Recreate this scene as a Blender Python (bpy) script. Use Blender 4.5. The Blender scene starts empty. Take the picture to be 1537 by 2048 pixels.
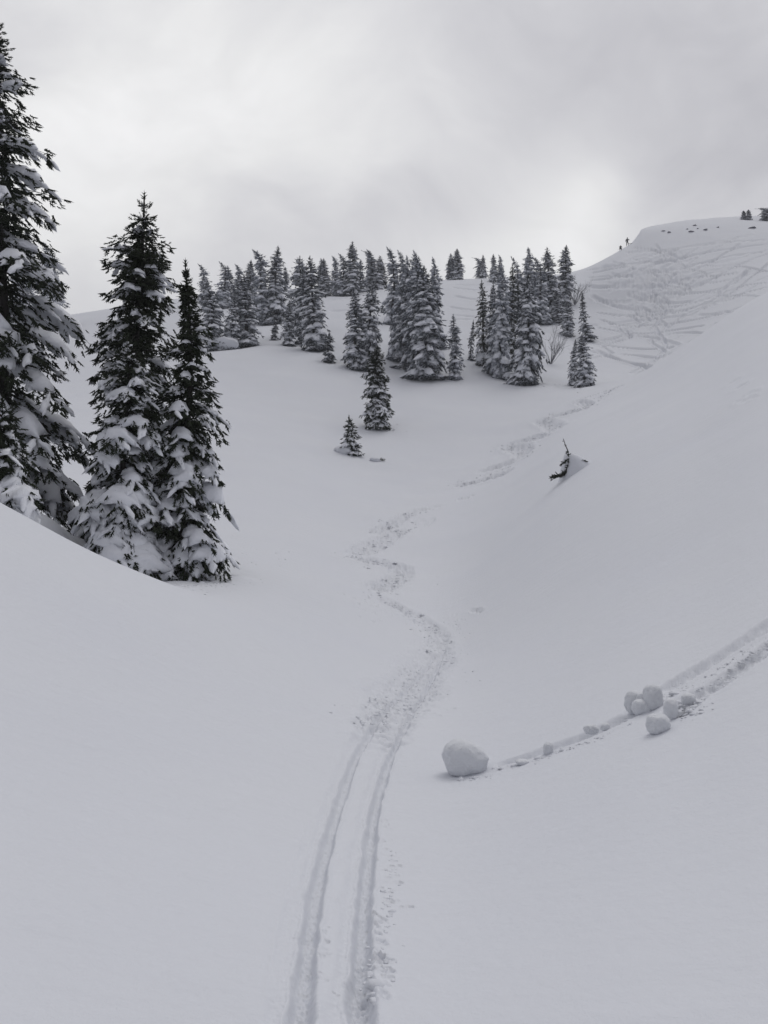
import bpy, math, random
import numpy as np
from mathutils import Vector

random.seed(7)
RNG = np.random.default_rng(7)
C = bpy.context.scene.collection
S = bpy.context.scene

# ------------------------------------------------------------------ camera, sky, sun, exposure
F = 1500.0          # focal length in pixels of the 1537 x 2048 photograph
CX, CY = 768.5, 1024.0
cam_d = bpy.data.cameras.new('camera')
cam_d.sensor_fit = 'VERTICAL'
cam_d.sensor_height = 36.0
cam_d.sensor_width = 27.0
cam_d.lens = 36.0 * F / 2048.0
cam_d.clip_start = 0.05
cam_d.clip_end = 6000
cam = bpy.data.objects.new('camera', cam_d)
C.objects.link(cam)
cam.location = (0, 0, 0)
cam.rotation_euler = (math.radians(90), 0, 0)
S.camera = cam

SUN_EL, SUN_AZ = math.radians(62), math.radians(35)      # behind the clouds, ahead and to the right (azimuth clockwise from +Y)
sun_d = bpy.data.lights.new('sun', 'SUN')
sun_d.energy = 0.7
sun_d.angle = math.radians(28)
sun_d.color = (1.0, 0.975, 0.95)
sun = bpy.data.objects.new('sun', sun_d)
C.objects.link(sun)
sdir = Vector((math.sin(SUN_AZ) * math.cos(SUN_EL), math.cos(SUN_AZ) * math.cos(SUN_EL), math.sin(SUN_EL)))
sun.rotation_euler = sdir.to_track_quat('Z', 'Y').to_euler()

S.view_settings.view_transform = 'Standard'
S.view_settings.look = 'None'
S.view_settings.gamma = 1.0
S.view_settings.exposure = 0.06
S.view_settings.use_curve_mapping = False
S.render.engine = 'CYCLES'
S.cycles.max_bounces = 6
S.cycles.diffuse_bounces = 4
S.cycles.use_denoising = True


class NT:
    """little node helper"""
    def __init__(self, tree):
        self.t = tree
        self.n = tree.nodes
        self.l = tree.links

    def node(self, kind, **kw):
        nd = self.n.new(kind)
        for k, v in kw.items():
            if k == 'inp':
                for a, b in v.items():
                    if isinstance(b, bpy.types.NodeSocket):
                        self.l.new(b, nd.inputs[a])
                    else:
                        nd.inputs[a].default_value = b
            else:
                setattr(nd, k, v)
        return nd

    def math(self, op, a, b=0.0, c=0.0, clamp=False):
        nd = self.n.new('ShaderNodeMath')
        nd.operation = op
        nd.use_clamp = clamp
        for i, v in enumerate((a, b, c)):
            if isinstance(v, bpy.types.NodeSocket):
                self.l.new(v, nd.inputs[i])
            else:
                nd.inputs[i].default_value = v
        return nd.outputs[0]

    def mixc(self, f, a, b, mode='MIX'):
        nd = self.n.new('ShaderNodeMix')
        nd.data_type = 'RGBA'
        nd.blend_type = mode
        for s, v in ((nd.inputs['Factor'], f), (nd.inputs['A'], a), (nd.inputs['B'], b)):
            if s.type == 'VALUE' and s.name == 'Factor' or True:
                pass
        ins = [i for i in nd.inputs if i.enabled]
        for s, v in zip(ins, (f, a, b)):
            if isinstance(v, bpy.types.NodeSocket):
                self.l.new(v, s)
            else:
                s.default_value = v
        return [o for o in nd.outputs if o.enabled][0]

    def ramp(self, f, stops):
        nd = self.n.new('ShaderNodeValToRGB')
        el = nd.color_ramp.elements
        while len(el) < len(stops):
            el.new(0.5)
        for e, (p, c) in zip(el, stops):
            e.position = p
            e.color = c if len(c) == 4 else (*c, 1)
        self.l.new(f, nd.inputs[0])
        return nd.outputs[0]


def pixdir(px, py):
    v = Vector(((px - CX) / F, 1.0, (CY - py) / F))
    return v.normalized()


w = bpy.data.worlds.new('World')
S.world = w
w.use_nodes = True
nt = NT(w.node_tree)
w.node_tree.nodes.clear()
tc = nt.node('ShaderNodeTexCoord').outputs['Generated']
sky = nt.node('ShaderNodeTexSky', sky_type='NISHITA')
sky.sun_disc = False
sky.sun_elevation = SUN_EL
sky.sun_rotation = SUN_AZ
skyc = nt.node('ShaderNodeVectorMath', operation='SCALE', inp={0: sky.outputs[0], 'Scale': 0.05}).outputs[0]
# cloud layer: soft noise on the direction, plus the broad bright and dull areas of the cloud deck
warp = nt.node('ShaderNodeTexNoise', inp={'Vector': tc, 'Scale': 1.6, 'Detail': 3.0})
wv = nt.node('ShaderNodeVectorMath', operation='MULTIPLY_ADD', inp={0: warp.outputs['Color'], 1: (0.5, 0.5, 0.5), 2: tc}).outputs[0]
wb = nt.node('ShaderNodeVectorMath', operation='MULTIPLY_ADD', inp={0: warp.outputs['Color'], 1: (0.14, 0.14, 0.14), 2: tc}).outputs[0]
mp = nt.node('ShaderNodeMapping', inp={'Vector': wv, 'Scale': (1.6, 1.6, 3.4), 'Location': (3.1, 0.4, 1.7)})
n1 = nt.node('ShaderNodeTexNoise', inp={'Vector': mp.outputs[0], 'Scale': 1.7, 'Detail': 6.0, 'Roughness': 0.5}).outputs[0]
n2 = nt.node('ShaderNodeTexNoise', inp={'Vector': mp.outputs[0], 'Scale': 6.0, 'Detail': 5.0, 'Roughness': 0.55}).outputs[0]
val = nt.math('MULTIPLY_ADD', n1, 0.30, 0.49)
val = nt.math('ADD', val, nt.math('MULTIPLY_ADD', n2, 0.16, -0.08))


def blob(val, px, py, rx, rz, amt):
    d0 = pixdir(px, py)
    sub = nt.node('ShaderNodeVectorMath', operation='SUBTRACT', inp={0: wb, 1: (d0.x + 0.07, d0.y + 0.07, d0.z + 0.07)}).outputs[0]
    sc = nt.node('ShaderNodeVectorMath', operation='MULTIPLY', inp={0: sub, 1: (F / rx, 0.8, F / rz)}).outputs[0]
    ln = nt.node('ShaderNodeVectorMath', operation='LENGTH', inp={0: sc}).outputs['Value']
    g = nt.math('POWER', 2.718, nt.math('MULTIPLY', nt.math('MULTIPLY', ln, ln), -1.0))
    return nt.math('MULTIPLY_ADD', g, amt, val)


for b in [
        (450, 180, 400, 140, 0.21), (1185, 390, 125, 75, 0.20), (1080, 500, 250, 60, 0.15), (1240, 330, 60, 40, 0.05), (180, 320, 260, 120, 0.08), (820, 300, 300, 60, 0.06), (90, 480, 220, 150, 0.08),
        (600, 420, 330, 70, -0.03), (1500, 60, 760, 300, -0.15), (10, 60, 110, 90, -0.10), (1560, 360, 300, 150, -0.08)]:
    val = blob(val, *b)
# brighter towards the glow; unseen sky overhead and behind dimmed to darken the snow
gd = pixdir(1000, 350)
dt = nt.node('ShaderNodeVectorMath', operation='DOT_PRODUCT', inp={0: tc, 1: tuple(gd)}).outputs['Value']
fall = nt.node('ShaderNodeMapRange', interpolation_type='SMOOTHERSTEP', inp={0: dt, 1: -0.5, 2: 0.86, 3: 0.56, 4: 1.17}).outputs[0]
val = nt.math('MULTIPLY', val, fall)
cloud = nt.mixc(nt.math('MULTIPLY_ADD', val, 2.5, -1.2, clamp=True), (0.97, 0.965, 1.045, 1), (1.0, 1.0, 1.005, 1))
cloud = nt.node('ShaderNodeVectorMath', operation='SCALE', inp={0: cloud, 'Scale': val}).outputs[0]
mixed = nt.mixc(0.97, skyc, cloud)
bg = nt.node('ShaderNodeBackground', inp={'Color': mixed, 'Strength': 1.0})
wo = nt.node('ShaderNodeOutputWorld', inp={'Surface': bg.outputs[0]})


# ------------------------------------------------------------------ noise on arrays
def _hash(ix, iy, seed):
    h = (ix.astype(np.int64) * 374761393 + iy.astype(np.int64) * 668265263 + seed * 144665) & 0xFFFFFFFF
    h = ((h ^ (h >> 13)) * 1274126177) & 0xFFFFFFFF
    h = h ^ (h >> 16)
    return (h & 0xFFFF) / 65535.0


def vnoise(x, y, seed=0):
    ix = np.floor(x); iy = np.floor(y)
    fx = x - ix; fy = y - iy
    fx = fx * fx * fx * (fx * (fx * 6 - 15) + 10); fy = fy * fy * fy * (fy * (fy * 6 - 15) + 10)
    a = _hash(ix, iy, seed); b = _hash(ix + 1, iy, seed)
    c = _hash(ix, iy + 1, seed); d = _hash(ix + 1, iy + 1, seed)
    return (a + (b - a) * fx + (c - a) * fy + (a - b - c + d) * fx * fy) * 2 - 1


def fbm(x, y, seed=0, octs=4, gain=0.5):
    v = 0; a = 1.0; t = 0
    for k in range(octs):
        v = v + a * vnoise(x * 2 ** k + 17.3 * k, y * 2 ** k - 9.1 * k, seed + k)
        t += a; a *= gain
    return v / t


# ------------------------------------------------------------------ the lie of the land
def pchip(xs, ys, xq):
    xs = np.asarray(xs, float); ys = np.asarray(ys, float)
    if len(xs) == 1:
        return np.full_like(xq, ys[0], dtype=float)
    h = np.diff(xs); d = np.diff(ys) / h
    m = np.zeros_like(xs)
    for i in range(1, len(xs) - 1):
        if d[i - 1] * d[i] > 0:
            w1 = 2 * h[i] + h[i - 1]; w2 = h[i] + 2 * h[i - 1]
            m[i] = (w1 + w2) / (w1 / d[i - 1] + w2 / d[i])
    m[0], m[-1] = d[0], d[-1]
    xq = np.clip(xq, xs[0], xs[-1])
    k = np.clip(np.searchsorted(xs, xq, side='right') - 1, 0, len(xs) - 2)
    t = (xq - xs[k]) / h[k]
    h00 = 2 * t ** 3 - 3 * t ** 2 + 1; h10 = t ** 3 - 2 * t ** 2 + t
    h01 = -2 * t ** 3 + 3 * t ** 2; h11 = t ** 3 - t ** 2
    return h00 * ys[k] + h10 * h[k] * m[k] + h01 * ys[k + 1] + h11 * h[k] * m[k + 1]


# bearing -> [(distance, apparent height)] surveyed sections of the slope
SECT = {
    -1500: [(2.6, 1800), (5, 1230), (8, 950), (12, 830), (16, 800), (20, 800), (24, 820), (30, 830), (40, 870), (52, 830), (65, 790), (78, 765), (95, 735), (110, 715), (130, 690), (150, 670), (165, 660), (190, 662), (260, 720)],
    -500: [(2.6, 1830), (5, 1290), (8, 985), (10, 870), (12, 800), (14, 785), (17, 800), (20, 830), (24, 860), (30, 880), (40, 905), (52, 850), (65, 800), (78, 765), (95, 725), (110, 700), (130, 672), (150, 655), (165, 648), (190, 655), (260, 720)],
    0: [(2.6, 1950), (5, 1480), (8, 1205), (10, 1085), (12, 1020), (13.5, 1003), (15, 1020), (17, 1050), (20, 1066), (24, 1052), (30, 1005), (40, 940), (52, 870), (65, 810), (78, 765), (95, 715), (110, 690), (130, 665), (150, 650), (165, 642), (190, 650), (260, 720)],
    200: [(2.6, 1985), (5, 1540), (8, 1285), (10, 1175), (12, 1118), (13.2, 1110), (15, 1125), (17, 1142), (20, 1135), (24, 1100), (30, 1050), (40, 970), (52, 888), (65, 820), (78, 768), (95, 715), (110, 687), (130, 655), (150, 632), (165, 620), (190, 628), (260, 700)],
    340: [(2.6, 2005), (5, 1590), (8, 1350), (10, 1240), (12, 1178), (13.2, 1166), (15, 1166), (17, 1170), (20, 1162), (24, 1128), (30, 1076), (40, 992), (52, 902), (65, 830), (78, 773), (95, 712), (110, 680), (130, 640), (150, 608), (165, 597), (190, 605), (260, 690)],
    470: [(2.6, 2015), (5, 1625), (8, 1400), (10, 1305), (12, 1245), (16, 1195), (20, 1160), (24, 1128), (30, 1085), (40, 1002), (52, 910), (65, 838), (78, 778), (88, 730), (95, 700), (110, 674), (130, 635), (150, 600), (165, 588), (190, 597), (260, 680)],
    600: [(2.6, 2030), (5, 1662), (8, 1445), (12, 1308), (16, 1240), (20, 1193), (24, 1155), (30, 1107), (40, 1025), (52, 935), (65, 855), (78, 785), (88, 735), (95, 706), (110, 668), (130, 628), (150, 591), (165, 580), (190, 590), (260, 680)],
    768: [(2.6, 2045), (5, 1700), (8, 1490), (12, 1370), (16, 1300), (20, 1247), (24, 1205), (30, 1145), (40, 1060), (52, 975), (65, 885), (78, 800), (88, 748), (95, 718), (110, 668), (130, 620), (150, 582), (165, 572), (190, 585), (260, 680)],
    880: [(2.6, 2045), (5, 1703), (8, 1498), (12, 1385), (16, 1322), (20, 1270), (24, 1222), (30, 1150), (40, 1056), (52, 975), (65, 888), (78, 805), (88, 752), (95, 722), (110, 668), (130, 610), (150, 568), (165, 556), (190, 572), (260, 680)],
    1000: [(2.6, 2030), (5, 1680), (8, 1475), (12, 1350), (16, 1270), (20, 1205), (24, 1150), (30, 1080), (40, 1005), (52, 945), (65, 880), (78, 808), (88, 762), (95, 732), (110, 678), (130, 615), (150, 568), (165, 553), (190, 568), (260, 680)],
    1140: [(2.6, 2005), (5, 1635), (8, 1425), (12, 1285), (16, 1185), (20, 1105), (24, 1040), (30, 960), (40, 892), (52, 848), (65, 818), (78, 784), (88, 762), (95, 742), (110, 695), (130, 632), (150, 572), (165, 547), (190, 560), (260, 670)],
    1260: [(2.6, 1985), (5, 1590), (8, 1370), (12, 1215), (16, 1110), (20, 1028), (24, 962), (30, 893), (40, 832), (52, 795), (65, 770), (74, 758), (85, 762), (95, 750), (110, 706), (130, 628)],
    1400: [(2.6, 1970), (5, 1545), (8, 1315), (12, 1145), (16, 1030), (20, 950), (24, 890), (30, 820), (40, 750), (52, 700), (62, 673), (72, 668), (82, 686), (95, 688), (110, 655), (130, 575)],
    1537: [(2.6, 1950), (5, 1490), (8, 1245), (12, 1062), (16, 945), (20, 860), (24, 800), (30, 728), (40, 655), (52, 602), (62, 582), (70, 579), (82, 596), (95, 604), (110, 588), (130, 530)],
    1900: [(2.6, 1900), (5, 1400), (8, 1130), (12, 930), (16, 810), (20, 730), (24, 680), (30, 610), (40, 545), (52, 500), (62, 485), (70, 483), (82, 500), (95, 515), (110, 515), (130, 490)],
    3000: [(2.6, 1750), (5, 1250), (8, 960), (12, 770), (16, 650), (20, 590), (24, 550), (30, 500), (40, 455), (52, 430), (62, 420), (70, 420), (82, 435), (95, 445), (110, 450), (130, 450)],
}
# the upper part of the hill on the right, from the saddle to the summit ridge
FARTOP = {
    142: {1200: 568, 1245: 545, 1285: 536, 1320: 532, 1400: 520, 1537: 495, 1900: 465, 3000: 450},
    152: {1200: 540, 1245: 512, 1285: 502, 1320: 494, 1400: 480, 1537: 465, 1900: 450, 3000: 450},
    158: {1200: 528, 1245: 499, 1268: 484, 1285: 474, 1320: 470, 1400: 461, 1537: 454, 1900: 445, 3000: 450},
    164: {1200: 521, 1225: 508, 1245: 497, 1268: 483, 1285: 458, 1320: 453, 1400: 447, 1537: 445, 1900: 442, 3000: 452},
    176: {1200: 532, 1245: 510, 1285: 462, 1320: 450, 1400: 438, 1537: 436, 1900: 440, 3000: 455},
    190: {1200: 560, 1245: 540, 1285: 500, 1320: 470, 1400: 441, 1537: 431, 1900: 438, 3000: 460},
    215: {1200: 600, 1245: 590, 1285: 560, 1320: 520, 1400: 465, 1537: 441, 1900: 445, 3000: 480},
    260: {1260: 650, 1400: 540, 1537: 510, 1900: 510, 3000: 560},
}
LY0, LY1, NLY = math.log(1.2), math.log(300.0), 420
ly = np.linspace(LY0, LY1, NLY)
U0, U1, NU = -1500.0, 3000.0, 601
ug = np.linspace(U0, U1, NU)


def build_table():
    base = sorted(SECT)
    cols = {}
    for k in base:
        pts = SECT[k]
        cols[k] = pts
    full = {}
    rows = np.zeros((NLY, NU))
    prof = []
    fullcols = [k for k in base if SECT[k][-1][0] > 200]
    for k in base:
        pts = list(SECT[k])
        if k not in fullcols:
            for r in sorted(FARTOP):
                d = FARTOP[r]
                ks = sorted(d)
                pts.append((r, float(pchip(ks, [d[q] for q in ks], np.array([k]))[0])))
        # carry on towards the feet at the slope of the nearest stretch, in metres of height
        y0, p0 = pts[0]; z0 = (CY - p0) / F * y0
        pts = [(1.2, CY - (z0 + 0.14) / 1.2 * F)] + pts if z0 < -1 else [(1.2, CY + 1.45 / 1.2 * F)] + pts
        pr = pchip([math.log(p[0]) for p in pts], [p[1] for p in pts], ly)
        prof.append(pr)
    prof = np.array(prof)          # ncol x NLY
    xs = np.array(base, float)
    fl = sorted(FARTOP)
    for j in range(NLY):
        y = math.exp(ly[j])
        if y < 136:
            rows[j] = pchip(xs, prof[:, j], ug)
        else:
            # add the detailed summit columns
            left = [k for k in base if k < 1200]
            xk = left + [1200, 1225, 1245, 1268, 1285, 1320, 1400, 1537, 1900, 3000]
            yk = [prof[base.index(k), j] for k in left]
            for k in xk[len(left):]:
                rr, vv = [math.log(130)], [float(pchip(xs, prof[:, int(np.argmin(abs(np.exp(ly) - 130)))], np.array([float(k)]))[0])]
                for r in fl:
                    d = FARTOP[r]; ks = sorted(d)
                    if k < ks[0]:
                        v = float(pchip([1140] + ks, [prof[base.index(1140), int(np.argmin(abs(np.exp(ly) - r)))]] + [d[q] for q in ks], np.array([float(k)]))[0])
                    else:
                        v = float(pchip(ks, [d[q] for q in ks], np.array([float(k)]))[0])
                    rr.append(math.log(r)); vv.append(v)
                yk.append(float(pchip(rr, vv, np.array([ly[j]]))[0]))
            rows[j] = pchip(xk, yk, ug)
    Z = (CY - rows) / F * np.exp(ly)[:, None]

    def blur(a, s, axis):
        r = int(3 * s + 1)
        k = np.exp(-0.5 * (np.arange(-r, r + 1) / s) ** 2); k /= k.sum()
        p = np.pad(a, [(r, r) if i == axis else (0, 0) for i in range(2)], mode='edge')
        out = np.zeros_like(a)
        for i, q in enumerate(k):
            out += q * (p[i:i + a.shape[0], :] if axis == 0 else p[:, i:i + a.shape[1]])
        return out
    # smooth in apparent height so the steep perspective growth of Z does not bias the blur
    R = rows
    soft = blur(blur(R, 3.0, 0), 6.0, 1)
    hard = blur(blur(R, 1.1, 0), 0.55, 1)
    wgt = np.clip((np.exp(ly) - 120) / 20, 0, 1)[:, None] * np.clip((ug - 1150) / 60, 0, 1)[None, :]
    R = soft * (1 - wgt) + hard * wgt
    return (CY - R) / F * np.exp(ly)[:, None]


ZT = build_table()


def _cub(t):
    return (-0.5 * t + t * t - 0.5 * t ** 3, 1 - 2.5 * t * t + 1.5 * t ** 3, 0.5 * t + 2 * t * t - 1.5 * t ** 3, -0.5 * t * t + 0.5 * t ** 3)


def table(px, y):
    a = np.clip((px - U0) / (U1 - U0) * (NU - 1), 0, NU - 1.001)
    b = np.clip((np.log(np.maximum(y, 0.01)) - LY0) / (LY1 - LY0) * (NLY - 1), 0, NLY - 1.001)
    ia = a.astype(int); ib = b.astype(int)
    ta = a - ia; tb = b - ib
    wa = _cub(ta); wb = _cub(tb)
    out = 0
    for i in range(4):
        jb = np.clip(ib + i - 1, 0, NLY - 1)
        acc = 0
        for k in range(4):
            acc = acc + wa[k] * ZT[jb, np.clip(ia + k - 1, 0, NU - 1)]
        out = out + wb[i] * acc
    return out


TH0 = math.atan((U0 - CX) / F); TH1 = math.atan((U1 - CX) / F)


def height_base(x, y):
    x = np.asarray(x, float); y = np.asarray(y, float)
    r = np.hypot(x, y) + 1e-9
    th = np.arctan2(x, y)
    tcl = np.clip(th, TH0, TH1)
    yy = r * np.cos(tcl)
    px = CX + F * np.tan(tcl)
    z = table(px, np.minimum(yy, 299))
    z = np.where(yy > 299, z - (yy - 299) * 0.45, z)
    z = np.where(yy < 1.2, -1.62 + (z + 1.62) * np.clip(yy / 1.2, 0, 1) ** 2, z)
    back = -1.62 - 0.16 * r - 0.0 * x
    e = np.clip(np.maximum(th - TH1, TH0 - th) / (math.pi - max(TH1, -TH0)), 0, 1)
    e = e * e * (3 - 2 * e)
    z = z * (1 - e) + np.where(r < 1.2, z, back) * e
    return np.maximum(z, -420.0)


def ground_at_pixel(px, py, y0=2.0, y1=230.0):
    ys = np.exp(np.linspace(math.log(y0), math.log(y1), 1500))
    zz = height_base((px - CX) / F * ys, ys)
    pp = CY - zz / ys * F
    k = int(np.argmax(pp <= py))
    if pp[k] > py:
        k = int(np.argmin(pp))
    y = ys[k]
    return ((px - CX) / F * y, y, float(zz[k]))


def catmull(P, step=0.5):
    P = np.asarray(P, float)
    if len(P) < 3:
        return P
    out = []
    Q = np.vstack([2 * P[0] - P[1], P, 2 * P[-1] - P[-2]])
    for i in range(1, len(Q) - 2):
        n = max(2, int(np.linalg.norm((Q[i + 1] - Q[i])[:2]) / step) + 1)
        n = min(n, 24)
        for t in np.linspace(0, 1, n, endpoint=False):
            out.append(0.5 * ((2 * Q[i]) + (-Q[i - 1] + Q[i + 1]) * t + (2 * Q[i - 1] - 5 * Q[i] + 4 * Q[i + 1] - Q[i + 2]) * t * t
                              + (-Q[i - 1] + 3 * Q[i] - 3 * Q[i + 1] + Q[i + 2]) * t ** 3))
    out.append(Q[-2])
    return np.array(out)


def path(pts, y0=2.0, y1=230.0):
    """photograph points of a track on the snow -> smooth world path with its width (metres) as third column"""
    P = catmull([(p[0], p[1], p[2] if len(p) > 2 else 1.0) for p in pts], 14)
    out = []
    for a, b, c in P:
        g = ground_at_pixel(a, b, y0, y1)
        out.append((g[0], g[1], c))
    return np.array(out)

# ------------------------------------------------------------------ tracks and marks in the snow
GROOVES = []     # (path, depth, kind)


def groove(pts, width, depth, y0=2.0, y1=230.0, rim=0.25, chop=0.0):
    p = path(pts, y0, y1)
    p = p.copy(); p[:, 2] *= width
    GROOVES.append((p, depth, rim, chop))


# the two ski grooves by the camera
groove([(592, 2120), (598, 2048), (612, 1930), (624, 1830), (642, 1735), (668, 1640), (697, 1550), (728, 1480), (770, 1415), (815, 1370), (848, 1335), (872, 1300)], 0.036, 0.05, rim=0.15, chop=0.006)
groove([(570, 2120), (578, 2048), (596, 1920), (612, 1820), (634, 1720), (662, 1625), (692, 1538), (722, 1470)], 0.065, 0.016, rim=0.2, chop=0.003)
groove([(724, 2120), (722, 2048), (722, 1930), (729, 1800), (739, 1700), (752, 1610), (775, 1530), (798, 1470), (832, 1410), (868, 1345), (890, 1290)], 0.038, 0.055, rim=0.18, chop=0.007)
groove([(702, 2120), (702, 2048), (704, 1930), (713, 1800), (726, 1700), (741, 1610), (765, 1530), (790, 1465)], 0.065, 0.020, rim=0.2, chop=0.003)
groove([(540, 2048), (560, 1900), (590, 1760), (625, 1640)], 0.02, 0.005, rim=0.3)
# skidded ribbon winding up the gully
W = 1.0
groove([(738, 1520, .35), (765, 1462, .7), (795, 1400, 1.0), (838, 1345, 1.1), (868, 1305, 1.0), (872, 1268, .9), (842, 1235, .75), (800, 1212, .7), (765, 1195, .8), (742, 1182, .8)], 0.38, 0.06, y0=7, rim=0.25, chop=0.032)
groove([(745, 1180, .8), (775, 1166, .9), (797, 1150, .9), (802, 1135, .8), (775, 1127, .8), (730, 1120, .9), (702, 1112, .8)], 0.5, 0.12, y0=16, rim=0.3, chop=0.07)
groove([(702, 1112, .8), (735, 1096, .9), (775, 1076, .8), (805, 1060, .7), (815, 1055, .5)], 0.55, 0.12, y0=16, rim=0.3, chop=0.07)
groove([(742, 1068, .6), (775, 1052, .9), (800, 1040, .8), (830, 1026, .6), (870, 1017, .4), (902, 1010, .2)], 0.5, 0.10, y0=22, rim=0.3, chop=0.07)
groove([(905, 972, .6), (935, 968, .8), (975, 958, .8), (1020, 944, .6)], 0.65, 0.22, y0=34, rim=0.3, chop=0.14)
groove([(945, 948, .6), (985, 938, .8), (1030, 922, .8), (1050, 905, .9), (1020, 893, .8), (1008, 888, .6)], 0.65, 0.22, y0=34, rim=0.3, chop=0.14)
groove([(1008, 888, .7), (1050, 878, .9), (1090, 872, .8), (1115, 860, .8), (1100, 848, .8), (1072, 840, .6)], 0.65, 0.24, y0=45, rim=0.3, chop=0.14)
groove([(1080, 842, .7), (1125, 828, .9), (1170, 815, .8), (1172, 806, .7), (1150, 802, .6), (1195, 788, .8), (1245, 771, .6)], 0.65, 0.24, y0=45, rim=0.3, chop=0.14)
groove([(915, 1000, .5), (935, 997, .6), (950, 990, .4)], 0.4, 0.08, y0=34, chop=0.08)
groove([(825, 1046, .3), (868, 1038, .4), (850, 1052, .3)], 0.3, 0.08, y0=30)
groove([(940, 1215, .5), (965, 1220, .6)], 0.16, 0.05, y0=12, chop=0.05)
groove([(872, 1148, .5), (888, 1144, .5)], 0.12, 0.05, y0=15)
# furrows ploughed by the rolling snowballs
groove([(985, 1533, .5), (1040, 1520, .8), (1100, 1500, 1.0), (1170, 1475, 1.1), (1230, 1447, 1.1), (1280, 1420, 1.0)], 0.105, 0.065, y0=5, rim=0.2, chop=0.010)
groove([(1320, 1388, 1.0), (1385, 1350, 1.1), (1450, 1310, 1.2), (1510, 1272, 1.3), (1600, 1215, 1.3)], 0.10, 0.075, y0=5, rim=0.25, chop=0.014)
groove([(1350, 1440, 1.0), (1385, 1400, 1.4), (1440, 1370, 1.2), (1500, 1325, 1.3), (1600, 1262, 1.3)], 0.10, 0.06, y0=5, rim=0.25, chop=0.016)
# crossing tracks on the hill and in the saddle
rr = random.Random(11)


def hill(pts, wd=0.35, dp=0.2, chop=0.0):
    groove(pts, wd, dp, y0=78, y1=185, rim=0.35, chop=chop)


for pts in [
        [(1537, 480), (1440, 486), (1350, 498), (1250, 505)], [(1537, 488), (1450, 500), (1380, 512), (1300, 522), (1200, 533)],
        [(1537, 503), (1490, 508), (1440, 518), (1370, 535), (1290, 548), (1180, 562)], [(1537, 545), (1500, 537), (1470, 535), (1430, 546), (1380, 558), (1330, 562)],
        [(1500, 537), (1480, 560), (1450, 575), (1400, 585), (1340, 588), (1270, 600)], [(1537, 566), (1480, 575), (1420, 596), (1360, 612), (1300, 618)],
        [(1537, 575), (1470, 592), (1430, 606), (1395, 625), (1360, 640)], [(1500, 540), (1460, 568), (1430, 598), (1400, 612), (1360, 625)],
        [(1380, 512), (1330, 520), (1260, 532), (1180, 546)], [(1350, 498), (1330, 510), (1280, 525), (1220, 533), (1170, 541)],
        [(1175, 555), (1240, 552), (1300, 553), (1360, 548), (1400, 540)], [(1180, 572), (1230, 575), (1290, 573), (1345, 569), (1390, 560)],
        [(1215, 585), (1265, 566), (1310, 560), (1360, 566), (1380, 580), (1350, 600)], [(1185, 600), (1240, 605), (1300, 600), (1350, 590)],
        [(1190, 625), (1240, 632), (1310, 630), (1380, 618), (1430, 600)], [(1195, 640), (1250, 652), (1320, 650), (1390, 640), (1450, 625)],
        [(1190, 655), (1240, 664), (1290, 668), (1350, 660), (1410, 650)], [(1200, 680), (1260, 672), (1310, 676), (1360, 690)],
        [(1200, 690), (1250, 696), (1300, 700), (1350, 695)], [(1190, 700), (1230, 718), (1270, 730), (1300, 738), (1268, 748)],
        [(1200, 712), (1260, 728), (1305, 734)], [(1260, 746), (1300, 728), (1340, 705), (1400, 672), (1450, 645)],
        [(1235, 708), (1275, 712), (1320, 718), (1345, 706)], [(1250, 590), (1290, 600), (1340, 606), (1390, 602)],
        [(1320, 540), (1335, 530), (1350, 518), (1345, 505), (1320, 500)], [(1270, 520), (1300, 512), (1320, 500), (1310, 488)],
        [(1205, 560), (1230, 552), (1255, 545), (1285, 528)], [(1180, 590), (1230, 612), (1290, 622), (1350, 622)],
        [(1350, 575), (1380, 570), (1400, 555), (1440, 552), (1480, 546)], [(1210, 650), (1270, 642), (1330, 636), (1380, 630)]]:
    hill(pts, rr.uniform(.24, .45), rr.uniform(.25, .42))
for k in range(5):      # long descents with linked turns
    x0 = rr.uniform(1290, 1560); y0 = rr.uniform(470, 540); x1 = rr.uniform(1190, 1330); y1 = rr.uniform(650, 735)
    nn = rr.randint(4, 7); amp = rr.uniform(12, 30); pts = []
    for j in range(nn * 2 + 1):
        t = j / (nn * 2)
        pts.append((x0 + (x1 - x0) * t + amp * (1 if j % 2 else -1) * (1.1 - .5 * t), y0 + (y1 - y0) * t ** 1.1 + rr.uniform(-3, 3)))
    hill(pts, rr.uniform(.2, .28), rr.uniform(.2, .32))
for k in range(40):
    x0 = rr.uniform(1180, 1460); y0 = rr.uniform(520, 700)
    L = rr.uniform(40, 170); s = rr.choice([rr.uniform(-0.5, -.1), rr.uniform(-.1, .2), rr.uniform(-.75, -.25)]); cv = rr.uniform(-16, 16)
    hill([(x0, y0), (x0 + L * .33, y0 + s * L * .33 + cv), (x0 + L * .66, y0 + s * L * .66 + cv * .7), (x0 + L, y0 + s * L)], rr.uniform(.2, .34), rr.uniform(.13, .24) * (1 + .7 * abs(s)))
for k in range(5):     # churned patches
    x0 = rr.uniform(1220, 1350); y0 = rr.uniform(520, 670)
    hill([(x0, y0, .8), (x0 + 18, y0 - 6, 1.2), (x0 + 45, y0 - rr.uniform(2, 26), .8)], 1.3, 0.12, chop=0.07)
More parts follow.
